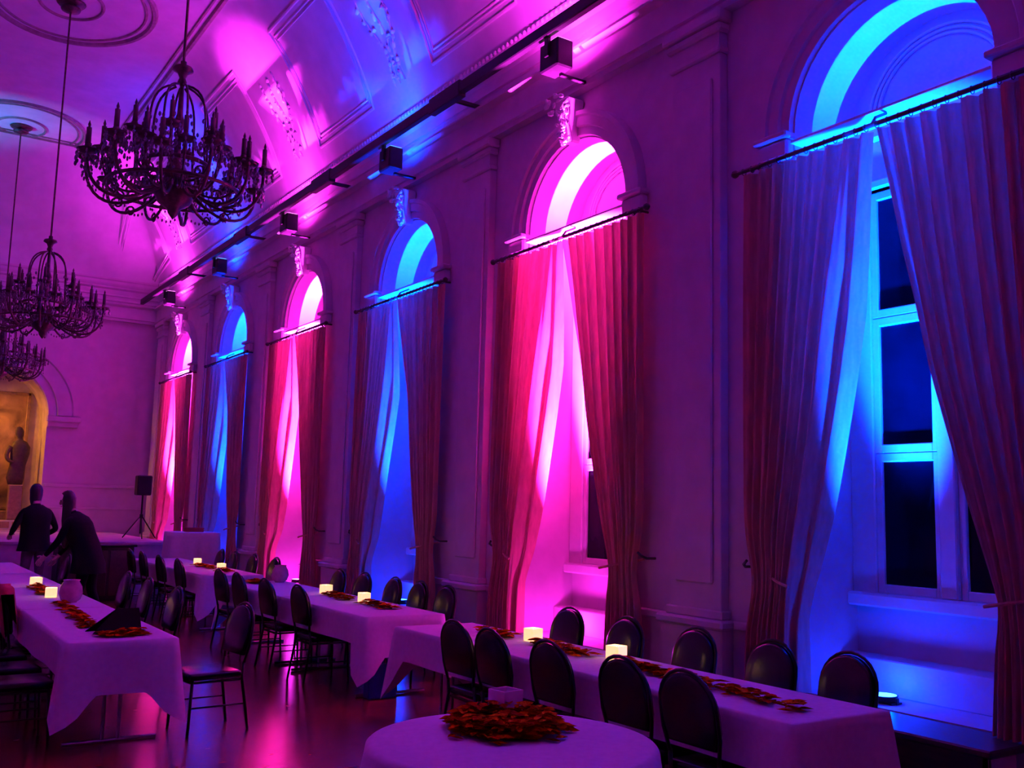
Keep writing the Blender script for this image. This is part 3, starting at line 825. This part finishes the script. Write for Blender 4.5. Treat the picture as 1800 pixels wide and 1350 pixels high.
for x, y, l in ((4.42, 6.30, 'lit square votive on the bench-side table row, the one nearer the middle row'), (4.40, 5.28, 'lit square votive on the bench-side table row, the one nearer the bare table end'),
                (4.52, 10.55, 'lit square votive on the middle table row, the one nearer the stage'), (4.50, 9.50, 'lit square votive on the middle table row, the one farther from the stage'),
                (4.60, 15.9, 'lit square votive on the stage table row, the one nearer the stage'), (4.58, 14.6, 'lit square votive on the stage table row, the one farther from the stage'),
                (1.78, 12.4, 'lit square votive on the tent-card table row, near the two people'), (1.72, 10.95, 'lit square votive on the tent-card table row beside the rose vase')):
    candle(x, y, l)
def leaf_pile(pts, wid, count, seed, big=0.06, hgt=0.045):
    """overlapping pointed leaves scattered along a line of points (local)"""
    rnd = random.Random(seed); bm = B()
    for i in range(count):
        f = rnd.random() * (len(pts) - 1); k = min(int(f), len(pts) - 2); f -= k
        p = Vector(pts[k]).lerp(Vector(pts[k + 1]), f)
        r_ = rnd.gauss(0, 0.45); r_ = max(-1, min(1, r_))
        d = (Vector(pts[k + 1]) - Vector(pts[k])).normalized()
        sd = Vector((-d.y, d.x, 0))
        p = p + sd * r_ * wid + Vector((0, 0, rnd.uniform(0.010, 0.012 + hgt * (1 - abs(r_)))))
        L_ = rnd.uniform(0.6, 1.1) * big; w_ = L_ * rnd.uniform(0.5, 0.75)
        mt_ = Matrix.Translation(p) @ Matrix.Rotation(rnd.uniform(0, 2 * PI), 4, 'Z') @ Matrix.Rotation(rnd.uniform(-0.25, 0.25), 4, 'X')
        cl = [(-L_, 0, 0), (-L_ * 0.3, w_ * 0.7, 0.004), (0.0, w_ * 0.55, 0.006), (L_ * 0.3, w_ * 0.8, 0.003), (L_, 0, -0.004), (L_ * 0.3, -w_ * 0.8, 0.003), (0.0, -w_ * 0.55, 0.006), (-L_ * 0.3, -w_ * 0.7, 0.004)]
        vs = [bm.verts.new(mt_ @ Vector(c)) for c in cl]
        mid = bm.verts.new(mt_ @ Vector((0, 0, -0.004)))
        mi = 0 if rnd.random() < 0.55 else 1
        for a in range(8):
            fc = bm.faces.new((vs[a], vs[(a + 1) % 8], mid)); fc.material_index = mi
    for v in bm.verts: v.co.z = max(v.co.z, 0.003)
    return bm
def garland(path, z, wid, count, seed, label):
    x0, y0 = path[0]
    t = thing('leaf_garland', label, 'garland', (x0, y0, z), 0, 'autumn leaf garlands')
    loc = [(x - x0, y - y0, 0) for x, y in path]
    lv = obj('leaves', leaf_pile(loc, wid, count, seed), ['leaf', 'leaf_deep'], t); lv['kind'] = 'stuff'
    obj('stem', tube(B(), [(x, y, 0.012) for x, y, _ in loc], 0.006, 5), 'leaf_deep', t)
garland([(4.15, 3.50), (4.22, 4.2), (4.24, 4.75), (4.30, 5.15)], 0.752, 0.09, 190, 1, 'red and orange leaf garland on the bench-side table row, at the bare table end')
garland([(4.30, 5.45), (4.33, 5.9), (4.32, 6.15)], 0.752, 0.09, 110, 2, 'red leaf garland between the two votives of the bench-side table row')
garland([(4.34, 6.45), (4.36, 6.95)], 0.752, 0.08, 70, 3, 'red leaf garland at the stage end of the bench-side table row')
garland([(4.42, 8.70), (4.45, 9.35)], 0.752, 0.10, 90, 4, 'red leaf garland on the middle table row, end away from the stage')
garland([(4.42, 9.68), (4.48, 10.4)], 0.752, 0.10, 90, 5, 'red leaf garland between the two votives of the middle table row')
garland([(4.24, 12.0), (4.28, 12.35)], 0.752, 0.12, 60, 6, 'red leaf garland at the stage end of the middle table row')
garland([(4.50, 14.1), (4.52, 14.45)], 0.752, 0.10, 60, 7, 'red leaf garland on the stage table row, end away from the stage')
garland([(4.52, 14.75), (4.54, 15.7)], 0.752, 0.10, 110, 8, 'red leaf garland between the two votives of the stage table row')
garland([(1.60, 8.25), (1.62, 8.7), (1.66, 9.5), (1.68, 10.25)], 0.752, 0.07, 150, 9, 'red leaf garland on the tent-card table row, between the card and the rose vase')
garland([(1.70, 11.15), (1.76, 12.2)], 0.752, 0.08, 100, 10, 'red leaf garland between the two votives of the tent-card table row')
garland([(1.56, 7.72), (1.88, 7.74)], 0.752, 0.10, 80, 11, 'red leaf garland at the table end in front of the dark tent card')
# wreath on the round table
t = thing('leaf_wreath', 'thick orange and red leaf wreath lying on the small round table', 'wreath', (2.55, 3.84, 0.753))
ring = [(0.20 * math.cos(a * PI / 12), 0.20 * math.sin(a * PI / 12), 0) for a in range(25)]
lv = obj('leaves', leaf_pile(ring, 0.10, 620, 21, 0.048, 0.085), ['leaf', 'leaf_deep'], t); lv['kind'] = 'stuff'
lv2 = obj('leaf_bed', leaf_pile([(-0.15, -0.1, 0.0), (0.15, 0.1, 0.0)], 0.18, 300, 22, 0.048, 0.06), ['leaf', 'leaf_deep'], t); lv2['kind'] = 'stuff'
obj('wreath_core', tube(B(), ring[:-1], 0.014, 8, closed=True), 'leaf_deep', t, loc=(0, 0, 0.018))
candle(2.72, 4.10, 'unlit square white votive standing in the wreath on the small round table', False, 0.060, 0.115, 0.763)
# dark tent card on the far-side row
t = thing('tent_card', 'dark folded tent card standing at the end of the table row', 'tent card', (1.72, 7.98, 0.756), 0.10)
b = B()
def pr(b, a, c_, th=0.006):
    vs = [b.verts.new(p) for p in a] ; b.faces.new(vs)
for s in (-1, 1):
    p = [Vector((-0.19, s * 0.09, 0.0)), Vector((0.17, s * 0.09, 0.0)), Vector((0.17, 0.0, 0.165)), Vector((0.0, 0.0, 0.165))]
    n_ = (p[1] - p[0]).cross(p[3] - p[0]).normalized() * 0.004
    bb = B()
    va = [bb.verts.new(q_ + n_) for q_ in p]; vb = [bb.verts.new(q_ - n_) for q_ in p]
    bb.faces.new(va); bb.faces.new(vb[::-1])
    for k in range(4): bb.faces.new((va[k], vb[k], vb[(k + 1) % 4], va[(k + 1) % 4]))
    obj('leaf_panel', fixn(bb), 'paper_dark', t)
# rose-coloured vase, and a glass
t = thing('rose_vase', 'rounded rose-pink glass vase on the tent-card table row', 'vase', (1.80, 10.35, 0.752))
obj('bowl', lathe(B(), [(0.05, 0.0), (0.09, 0.03), (0.11, 0.09), (0.10, 0.15), (0.07, 0.20), (0.08, 0.215), (0.072, 0.215), (0.06, 0.195), (0.09, 0.14), (0.001, 0.03)], 20), 'rose_glass', t, True)
obj('foot', lathe(B(), [(0.001, 0.0), (0.06, 0.0), (0.055, 0.008), (0.001, 0.01)], 20), 'rose_glass', t, True)
t = thing('rose_vase', 'rounded rose-pink glass vase on the middle table row', 'vase', (4.58, 12.18, 0.752))
obj('bowl', lathe(B(), [(0.05, 0.0), (0.09, 0.03), (0.11, 0.09), (0.10, 0.15), (0.07, 0.20), (0.08, 0.215), (0.072, 0.215), (0.06, 0.195), (0.09, 0.14), (0.001, 0.03)], 20), 'rose_glass', t, True)
obj('foot', lathe(B(), [(0.001, 0.0), (0.06, 0.0), (0.055, 0.008), (0.001, 0.01)], 20), 'rose_glass', t, True)
# red jacket over a chair back
jb = B(); g = []
for j in range(13):
    v = j / 12; row_ = []
    for i in range(13):
        u = i / 12 - 0.5
        a = PI * v
        if v < 0.5: x = -0.06 - 0.01 * math.sin(u * 18); z = 0.62 + 0.36 * (v / 0.42) if v < 0.42 else 0.98
        else: x = 0.055 + 0.01 * math.sin(u * 15); z = 0.98 if v < 0.58 else 0.98 - 0.30 * ((v - 0.58) / 0.42)
        z -= 0.28 * u * u + (0.06 * abs(u) * 2 if v in (0, 1) else 0)
        row_.append(jb.verts.new((-0.275 + x - 0.17 * (z - 0.95), u * (0.50 + 0.05 * math.sin(v * PI)), z)))
    g.append(row_)
for j in range(12):
    for i in range(12): jb.faces.new((g[j][i], g[j][i + 1], g[j + 1][i + 1], g[j + 1][i])).smooth = True
o = obj('jacket', fixn(jb), 'jacket_red', None, False, (1.43, 9.84, 0.0)); tag(o, 'red jacket hung over a chair back on the wall side of the tent-card table row', 'jacket')
# blue bag under the middle row
t = thing('carrier_bag', 'blue carrier bag standing on the floor under the middle table row', 'bag', (4.17, 8.385, 0))
b = bx(-0.14, 0.14, -0.07, 0.07, 0.0, 0.30, bev=0.015, seg=2)
for v in b.verts:
    if v.co.z > 0.2: v.co.y *= 0.5; v.co.x *= 1.05
obj('body', b, 'blue_plastic', t)
for s in (-1, 1): obj('handle', tube(B(), bez((-0.05, s * 0.03, 0.29), (-0.05, s * 0.04, 0.40), (0.05, s * 0.04, 0.40), (0.05, s * 0.03, 0.29), 8), 0.006, 6), 'blue_plastic', t)
# black counter by the stage, draped high table, loudspeaker
t = thing('bar_counter', 'black counter standing in front of the stage', 'counter', (3.55, 18.55, 0))
obj('body', bx(-0.62, 0.62, -0.25, 0.25, 0.0, 0.92, bev=0.01), 'black_plastic', t)
obj('worktop', bx(-0.66, 0.66, -0.30, 0.30, 0.92, 0.96, bev=0.01), 'black_plastic', t)
for k in range(3): obj('front_panel', bx(-0.58 + k * 0.40, -0.22 + k * 0.40, -0.265, -0.25, 0.08, 0.86, bev=0.006), 'wood_dark', t)
HTX, HTY = 5.18, 18.35
t = thing('high_table', 'tall square table hidden under a white draped cloth beside the stage', 'table', (HTX, HTY, 0))
obj('tabletop', bx(-0.355, 0.355, -0.355, 0.355, 1.15, 1.18, bev=0.01), 'wood_dark', t)
obj('pedestal', lathe(B(), [(0.001, 0), (0.26, 0), (0.25, 0.03), (0.04, 0.06), (0.04, 1.15), (0.001, 1.15)], 16), 'steel', t)
bm = B(); rings = []
for k, (zz, o_) in enumerate(((1.19, -0.01), (1.185, 0.015), (1.10, 0.02), (0.9, 0.03), (0.7, 0.045), (0.45, 0.06))):
    ring = []
    for i in range(72):
        a = 2 * PI * i / 72
        # rounded square
        ca, sa = math.cos(a), math.sin(a); m_ = (abs(ca) ** 6 + abs(sa) ** 6) ** (-1 / 6)
        r_ = 0.42 * m_ + o_ + (0.02 * math.sin(a * 14) * k / 5)
        ring.append(bm.verts.new((r_ * ca, r_ * sa, zz)))
    rings.append(ring)
for a, b in zip(rings, rings[1:]):
    for i in range(72): bm.faces.new((a[i], b[i], b[(i + 1) % 72], a[(i + 1) % 72])).smooth = True
bm.faces.new(rings[0])
o = obj('tablecloth', fixn(bm), 'cloth', None, False, (HTX, HTY, 0)); tag(o, 'white cloth over the tall square table beside the stage', 'tablecloth')
t = thing('gift_box', 'small dark red box lying on the tall draped table', 'box', (HTX + 0.02, HTY, 1.192))
obj('body', bx(-0.16, 0.16, -0.10, 0.10, 0.0, 0.05, bev=0.006), 'jacket_red', t); obj('lid', bx(-0.165, 0.165, -0.105, 0.105, 0.05, 0.075, bev=0.006), 'jacket_red', t)
SPX, SPY = 4.78, 20.6
t = thing('speaker_stand', 'black tripod stand under the loudspeaker on the stage', 'stand', (SPX, SPY, 0.98))
obj('pole', tube(B(), [(0, 0, 0.10), (0, 0, 0.86)], 0.018, 8), 'black_plastic', t)
obj('collar', lathe(B(), [(0.018, 0.40), (0.035, 0.41), (0.035, 0.48), (0.018, 0.49)], 12), 'black_plastic', t)
for k in range(3):
    a = k * 2 * PI / 3 + 0.4
    obj('leg', tube(B(), [(0.02 * math.cos(a), 0.02 * math.sin(a), 0.44), (0.36 * math.cos(a), 0.36 * math.sin(a), 0.012)], 0.012, 6), 'black_plastic', t)
t = thing('loudspeaker', 'black loudspeaker on a tripod stand in the corner of the stage', 'loudspeaker', (SPX, SPY, 1.84))
obj('cabinet', bx(-0.14, 0.14, -0.12, 0.14, 0.0, 0.40, bev=0.02), 'black_plastic', t)
obj('grille', bx(-0.125, 0.125, -0.13, -0.12, 0.02, 0.38, bev=0.004), 'chair_metal', t)

# ------------------------------------------------------------------ chandeliers
def make_chandelier():
    """origin at the top hub; the body hangs below"""
    t = thing('chandelier', 'x', 'chandelier')
    obj('hub', lathe(B(), [(0.001, 0.10), (0.03, 0.09), (0.03, 0.05), (0.09, 0.03), (0.10, 0.0), (0.05, -0.03), (0.03, -0.08), (0.045, -0.12), (0.02, -0.16), (0.001, -0.17)], 14), 'bronze', t, True)
    # central baluster stem
    obj('stem', lathe(B(), [(0.02, -0.16), (0.03, -0.45), (0.06, -0.55), (0.03, -0.62), (0.035, -0.85), (0.09, -0.98), (0.12, -1.05), (0.10, -1.14), (0.16, -1.18), (0.19, -1.25), (0.15, -1.34), (0.06, -1.40), (0.05, -1.44), (0.02, -1.48), (0.001, -1.50)], 18), 'bronze', t, True)
    # cage of bowed rods
    for k in range(8):
        a = k * PI / 4
        pts = bez((0.06, 0, -0.16), (0.36, 0, -0.24), (0.24, 0, -0.60), (0.30, 0, -0.96), 12)
        obj('cage_rod', tube(B(), [(p.x * math.cos(a), p.x * math.sin(a), p.z) for p in pts], 0.012, 5), 'bronze', t, True)
    obj('ring', tube(B(), [(0.30 * math.cos(k * 2 * PI / 32), 0.30 * math.sin(k * 2 * PI / 32), -0.96) for k in range(32)], 0.022, 6, closed=True), 'bronze', t, True)
    obj('ring', tube(B(), [(0.62 * math.cos(k * 2 * PI / 48), 0.62 * math.sin(k * 2 * PI / 48), -1.22) for k in range(48)], 0.018, 6, closed=True), 'bronze', t, True)
    ARMS = []
    # arms
    def arm(a, R_, zt, zlow, r=0.016):
        pts = bez((0.10, 0, -1.12), (0.35 * R_ / 0.8, 0, zlow), (R_ * 1.02, 0, zlow - 0.02), (R_, 0, zt), 14)
        b = tube(B(), [(p.x * math.cos(a), p.x * math.sin(a), p.z) for p in pts], r, 6)
        # scroll at the arm's underside
        sc = [(R_ * 0.62 + 0.06 * math.cos(k * 0.6) * (1 - k / 16), 0, zlow + 0.10 + 0.06 * math.sin(k * 0.6) * (1 - k / 16)) for k in range(13)]
        tube(b, [(p[0] * math.cos(a), p[0] * math.sin(a), p[2]) for p in sc], 0.010, 5)
        ao = obj('arm', b, 'bronze', t, True)
        cx, cy = R_ * math.cos(a), R_ * math.sin(a)
        obj('drip_pan', lathe(B(), [(0.012, -0.01), (0.065, 0.0), (0.10, 0.03), (0.06, 0.025), (0.024, 0.03), (0.03, 0.07), (0.022, 0.08), (0.001, 0.08)], 12, (cx, cy, zt)), 'bronze', ao, True)
        ARMS.append((cx, cy, zt))
        obj('candle_tube', lathe(B(), [(0.024, 0.07), (0.023, 0.24), (0.010, 0.245), (0.014, 0.27), (0.001, 0.31)], 10, (cx, cy, zt)), 'candle_wax', ao, True)
    for k in range(12): arm(k * PI / 6 + 0.12, 0.82, -1.02 + (0.05 if k % 2 else -0.03), -1.48)
    for k in range(12): arm(k * PI / 6 + 0.38, 0.66, -0.94, -1.36, 0.012)
    for k in range(6): arm(k * PI / 3 + 0.12, 0.42, -0.72, -1.14, 0.013)
    # crystal swags
    rnd = random.Random(4); cb = B()
    def bead(p, r):
        bmesh.ops.create_icosphere(cb, subdivisions=1, radius=r, matrix=Matrix.Translation(p) @ Matrix.Diagonal((0.8, 0.8, 1.4, 1)))
    for k in range(12):
        a = k * PI / 6 + 0.12
        for j in range(14):
            f = j / 13
            r_ = 0.28 + (0.80 - 0.28) * f; z_ = -0.55 - 0.42 * f - 0.22 * math.sin(PI * f)
            bead((r_ * math.cos(a), r_ * math.sin(a), z_), 0.020)
        a2 = a + PI / 12
        for j in range(9):
            f = j / 8; aa = a + (PI / 6) * f
            bead((0.82 * math.cos(aa), 0.82 * math.sin(aa), -1.06 - 0.14 * math.sin(PI * f)), 0.013)
            bead((0.62 * math.cos(aa), 0.62 * math.sin(aa), -1.26 - 0.10 * math.sin(PI * f)), 0.013)
        for j in range(7):
            rr = rnd.uniform(0.25, 0.85); aa = a + rnd.uniform(0, PI / 6)
            for q_ in range(3): bead((rr * math.cos(aa), rr * math.sin(aa), -1.10 - q_ * 0.045 - rnd.uniform(0, 0.2) * 0.3), 0.014)
    for (ax, ay, az) in ARMS:
        for q_ in range(7):
            aa = q_ * 2 * PI / 7
            bead((ax + 0.095 * math.cos(aa), ay + 0.095 * math.sin(aa), az - 0.005), 0.016)
            bead((ax + 0.095 * math.cos(aa), ay + 0.095 * math.sin(aa), az - 0.050), 0.020)
    o = obj('crystal_drops', cb, 'crystal', t); o['kind'] = 'stuff'
    return t
def chain(t, length):
    b = tube(B(), [(0, 0, 0.08), (0, 0, length)], 0.014, 6)
    obj('chain', b, 'bronze', t)
    obj('canopy', lathe(B(), [(0.03, length - 0.16), (0.14, length - 0.13), (0.15, length - 0.10), (0.04, length - 0.08), (0.05, length - 0.05), (0.20, length - 0.035), (0.22, length - 0.01), (0.001, length - 0.005)], 20), 'bronze', t, True)
proto = make_chandelier()
CHL = ['dark bronze candle chandelier hanging above the middle of the hall, farthest from the stage', 'dark bronze candle chandelier hanging between the other two chandeliers', 'dark bronze candle chandelier hanging over the stage in front of the niche']
for i, (x, y, z) in enumerate(CH):
    o = proto if i == 0 else dup(proto, (x, y, z), 0.2 * i)
    if i == 0: o.location = (x, y, z)
    o['label'] = CHL[i]; o['group'] = 'chandeliers'
CHO = [o for o in C.objects if o.name.startswith('chandelier')]
for o in CHO: chain(o, ZC - o.location.z)

# ------------------------------------------------------------------ people
def skin_body(name, joints, edges, parent, mats, matfn):
    me = bpy.data.meshes.new(name)
    names = list(joints)
    me.from_pydata([joints[k][0] for k in names], [(names.index(a), names.index(b)) for a, b in edges], [])
    o = bpy.data.objects.new(name, me); C.objects.link(o)
    md = o.modifiers.new('skin', 'SKIN'); md.use_smooth_shade = True
    for v, k in zip(me.skin_vertices[0].data, names):
        r = joints[k][1]; v.radius = r if isinstance(r, tuple) else (r, r); v.use_root = (k == 'pelvis')
    sb = o.modifiers.new('sub', 'SUBSURF'); sb.levels = 2; sb.render_levels = 2
    dg = bpy.context.evaluated_depsgraph_get(); ev = o.evaluated_get(dg)
    nm = bpy.data.meshes.new_from_object(ev)
    o.modifiers.clear(); o.data = nm
    nm.materials.clear()
    for x in mats: nm.materials.append(M[x])
    for p in nm.polygons:
        p.use_smooth = True; p.material_index = matfn(p.center)
    o.parent = parent
    return o
def hand(joints, edges, wrist, prefix, pdir, side, curl):
    """palm plus five fingers; pdir = direction the hand points, side = direction of the thumb"""
    pd = Vector(pdir).normalized(); sd = Vector(side); sd = (sd - pd * sd.dot(pd)).normalized(); nr = pd.cross(sd)
    wv = Vector(joints[wrist][0])
    pk = prefix + 'palm'; joints[pk] = (tuple(wv + pd * 0.06), (0.018, 0.034)); edges.append((wrist, pk))
    for i, (o_, l) in enumerate(((0.030, 0.075), (0.010, 0.085), (-0.010, 0.078), (-0.030, 0.060))):
        a = wv + pd * 0.10 + sd * o_; b = a + pd * l * 0.55 + nr * curl * 0.3 * l; c = b + pd * l * 0.4 + nr * curl * l * 0.6
        for nm_, p, pv in (('a', a, pk), ('b', b, None), ('c', c, None)):
            k = prefix + 'f%d' % i + nm_; joints[k] = (tuple(p), 0.009 if nm_ != 'c' else 0.007)
            edges.append((pv if pv else prefix + 'f%d' % i + chr(ord(nm_) - 1), k))
    a = wv + pd * 0.045 + sd * 0.045; b = a + pd * 0.035 + sd * 0.022
    joints[prefix + 'ta'] = (tuple(a), 0.012); joints[prefix + 'tb'] = (tuple(b), 0.009); edges += [(pk, prefix + 'ta'), (prefix + 'ta', prefix + 'tb')]
def person(name, loc, rz, label, height, pose, coat_hem, hair_long, trousers):
    """local: faces +x, y to the person's left; proportions for a 1.75 m body, then scaled"""
    t = thing('person', label, 'person', loc, rz)
    k = height / 1.75; ln = pose['lean']
    hipz = 0.93
    def tor(h, dx=0.0):      # point on the spine h above the hips, bent forward by the lean angle
        return Vector((h * math.sin(ln) + dx * math.cos(ln), 0, hipz + h * math.cos(ln) - dx * math.sin(ln)))
    J = {}; E_ = []
    J['pelvis'] = (Vector((0, 0, hipz)), (0.13, 0.16))
    J['waist'] = (tor(0.18), (0.11, 0.135)); J['chest'] = (tor(0.38, 0.01), (0.125, 0.165)); J['neck0'] = (tor(0.53), (0.075, 0.09))
    J['neck1'] = (tor(0.60, 0.015), 0.055); hd = pose['head']
    hb = tor(0.66, 0.03)
    J['head0'] = (hb, (0.082, 0.070)); J['head1'] = (hb + Vector((0.02 + 0.05 * math.sin(hd), 0, 0.09 * math.cos(hd))), (0.095, 0.078)); J['head2'] = (hb + Vector((0.01 + 0.09 * math.sin(hd), 0, 0.155 * math.cos(hd))), (0.06, 0.055))
    E_ += [('pelvis', 'waist'), ('waist', 'chest'), ('chest', 'neck0'), ('neck0', 'neck1'), ('neck1', 'head0'), ('head0', 'head1'), ('head1', 'head2')]
    for s, sn in ((1, 'l'), (-1, 'r')):
        sp = pose.get('stance', 0.0) * s
        J[sn + 'hip'] = (Vector((0, s * 0.09, hipz - 0.06)), 0.095); J[sn + 'knee'] = (Vector((0.02 + sp * 0.5, s * 0.10, 0.49)), 0.062)
        J[sn + 'calf'] = (Vector((-0.02 + sp * 0.8, s * 0.105, 0.33)), 0.058); J[sn + 'ankle'] = (Vector((-0.02 + sp, s * 0.11, 0.09)), 0.042)
        J[sn + 'heel'] = (Vector((-0.03 + sp, s * 0.11, 0.042)), 0.042); J[sn + 'toe'] = (Vector((0.15 + sp, s * 0.125, 0.032)), 0.032)
        E_ += [('pelvis', sn + 'hip'), (sn + 'hip', sn + 'knee'), (sn + 'knee', sn + 'calf'), (sn + 'calf', sn + 'ankle'), (sn + 'ankle', sn + 'heel'), (sn + 'heel', sn + 'toe')]
        sh = tor(0.49) + Vector((0, s * 0.18, 0)); el = sh + Vector(pose[sn + 'elbow']); wr = el + Vector(pose[sn + 'wrist'])
        J[sn + 'sh'] = (sh, 0.062); J[sn + 'el'] = (el, 0.046); J[sn + 'fore'] = (el.lerp(wr, 0.35), 0.044); J[sn + 'wr'] = (wr, 0.028)
        E_ += [('chest', sn + 'sh'), (sn + 'sh', sn + 'el'), (sn + 'el', sn + 'fore'), (sn + 'fore', sn + 'wr')]
        hand(J, E_, sn + 'wr', sn, (wr - el), (1, 0, 0.2) if abs((wr - el).normalized().x) < 0.8 else (0, -s, 0.3), 0.5 * s)
    J = {a: (tuple(Vector(p) * k), tuple(x * k for x in r) if isinstance(r, tuple) else r * k) for a, (p, r) in J.items()}
    nk = Vector(J['neck1'][0]); wl, wr_ = Vector(J['lwr'][0]), Vector(J['rwr'][0]); al, ar_ = Vector(J['lfore'][0]), Vector(J['rfore'][0])
    dirn = (Vector(J['head1'][0]) - Vector(J['chest'][0])).normalized()
    def mf(c):
        c = Vector(c)
        if (c - nk).dot(dirn) > -0.01 and c.z > 1.2: return 0
        for a, w_ in ((al, wl), (ar_, wr_)):
            if (c - w_).dot((w_ - a).normalized()) > -0.005 and (c - w_).length < 0.28: return 0
        if c.z < 0.11 * k: return 3
        if c.z < hipz * k: return 2
        return 1
    body = skin_body('body', J, E_, t, ['skin', 'coat_black', trousers, 'black_plastic'], mf)
    # face: nose, eyes, ears, mouth
    h1 = Vector(J['head1'][0]); 
    fb = B()
    bmesh.ops.create_icosphere(fb, subdivisions=2, radius=1, matrix=Matrix.Translation(h1 + Vector((0.078, 0, -0.025)) * k) @ Matrix.Diagonal((0.018, 0.013, 0.026, 1)))
    obj('nose', fb, 'skin', t, True)
    for s in (-1, 1):
        fb = B(); bmesh.ops.create_icosphere(fb, subdivisions=2, radius=1, matrix=Matrix.Translation(h1 + Vector((0.0, s * 0.076, -0.02)) * k) @ Matrix.Diagonal((0.018, 0.010, 0.030, 1)))
        obj('ear', fb, 'skin', t, True)
    for s in (-1, 1): obj('eye', lathe(B(), [(0.001, -0.010), (0.009, -0.005), (0.010, 0.0), (0.009, 0.005), (0.001, 0.010)], 10, tuple(h1 + Vector((0.064, s * 0.031, 0.005)) * k)), 'black_plastic', t, True)
    obj('mouth', bx(h1.x + 0.058 * k, h1.x + 0.068 * k, h1.y - 0.022, h1.y + 0.022, h1.z - 0.072 * k, h1.z - 0.064 * k, bev=0.003), 'jacket_red', t)
    # hair: cap over the back and crown of the head
    hbm = B(); bmesh.ops.create_uvsphere(hbm, u_segments=20, v_segments=14, radius=1)
    rnd = random.Random(9)
    for v in hbm.verts:
        x_, y_, z_ = v.co
        if x_ > 0.35 and z_ < 0.45: x_ *= 0.55
        dz = -hair_long * max(0, -z_) * (1 if x_ < 0.3 else 0)
        v.co = Vector(h1) + Vector((-0.012 + x_ * 0.100, y_ * 0.092, 0.022 + z_ * 0.118 + dz)) * k + Vector((rnd.uniform(-1, 1), rnd.uniform(-1, 1), rnd.uniform(-1, 1))) * 0.004
    obj('hair', hbm, 'hair', t, True)
    # coat: loose shell over the torso
    cb = B(); rings = []
    secs = [(coat_hem, 0.20, 0.235), (coat_hem * 0.4, 0.185, 0.22), (0.10, 0.165, 0.20), (0.25, 0.165, 0.205), (0.38, 0.17, 0.225), (0.47, 0.145, 0.225), (0.53, 0.10, 0.15), (0.57, 0.075, 0.085)]
    for (h, rx, ry) in secs:
        base = tor(h, 0.005) if h >= 0 else Vector((0, 0, hipz + h))
        ring = []
        for i in range(28):
            a = 2 * PI * i / 28
            wv = 1 + (0.05 * math.sin(a * 6 + h * 9) if h < 0.2 else 0.0)
            off = Vector((rx * math.cos(a) * wv, ry * math.sin(a) * wv, 0))
            if h >= 0: off = Vector((off.x * math.cos(ln), off.y, -off.x * math.sin(ln)))
            ring.append(cb.verts.new((base + off) * k))
        rings.append(ring)
    for a, b in zip(rings, rings[1:]):
        for i in range(28): cb.faces.new((a[i], a[(i + 1) % 28], b[(i + 1) % 28], b[i])).smooth = True
    obj('coat', cb, 'coat_black', t)
    return t
person('person', (2.42, 17.35, 0), 1.9, 'person in a dark jacket and paler trousers standing beyond the table row, arms held in', 1.90,
       {'lean': 0.05, 'head': 0.2, 'stance': 0.04, 'lelbow': (0.02, 0.12, -0.27), 'lwrist': (0.20, -0.06, -0.08), 'relbow': (-0.03, -0.13, -0.27), 'rwrist': (0.18, 0.07, -0.10)}, -0.10, 0.15, 'trousers_grey')
person('person', (2.68, 14.3, 0), PI - 0.55, 'person in dark clothes with long hair leaning over the tent-card table row', 1.86,
       {'lean': 0.42, 'head': 0.35, 'stance': 0.08, 'lelbow': (0.10, 0.05, -0.26), 'lwrist': (0.16, -0.02, -0.19), 'relbow': (0.12, -0.05, -0.26), 'rwrist': (0.14, 0.03, -0.20)}, -0.22, 0.5, 'coat_black')
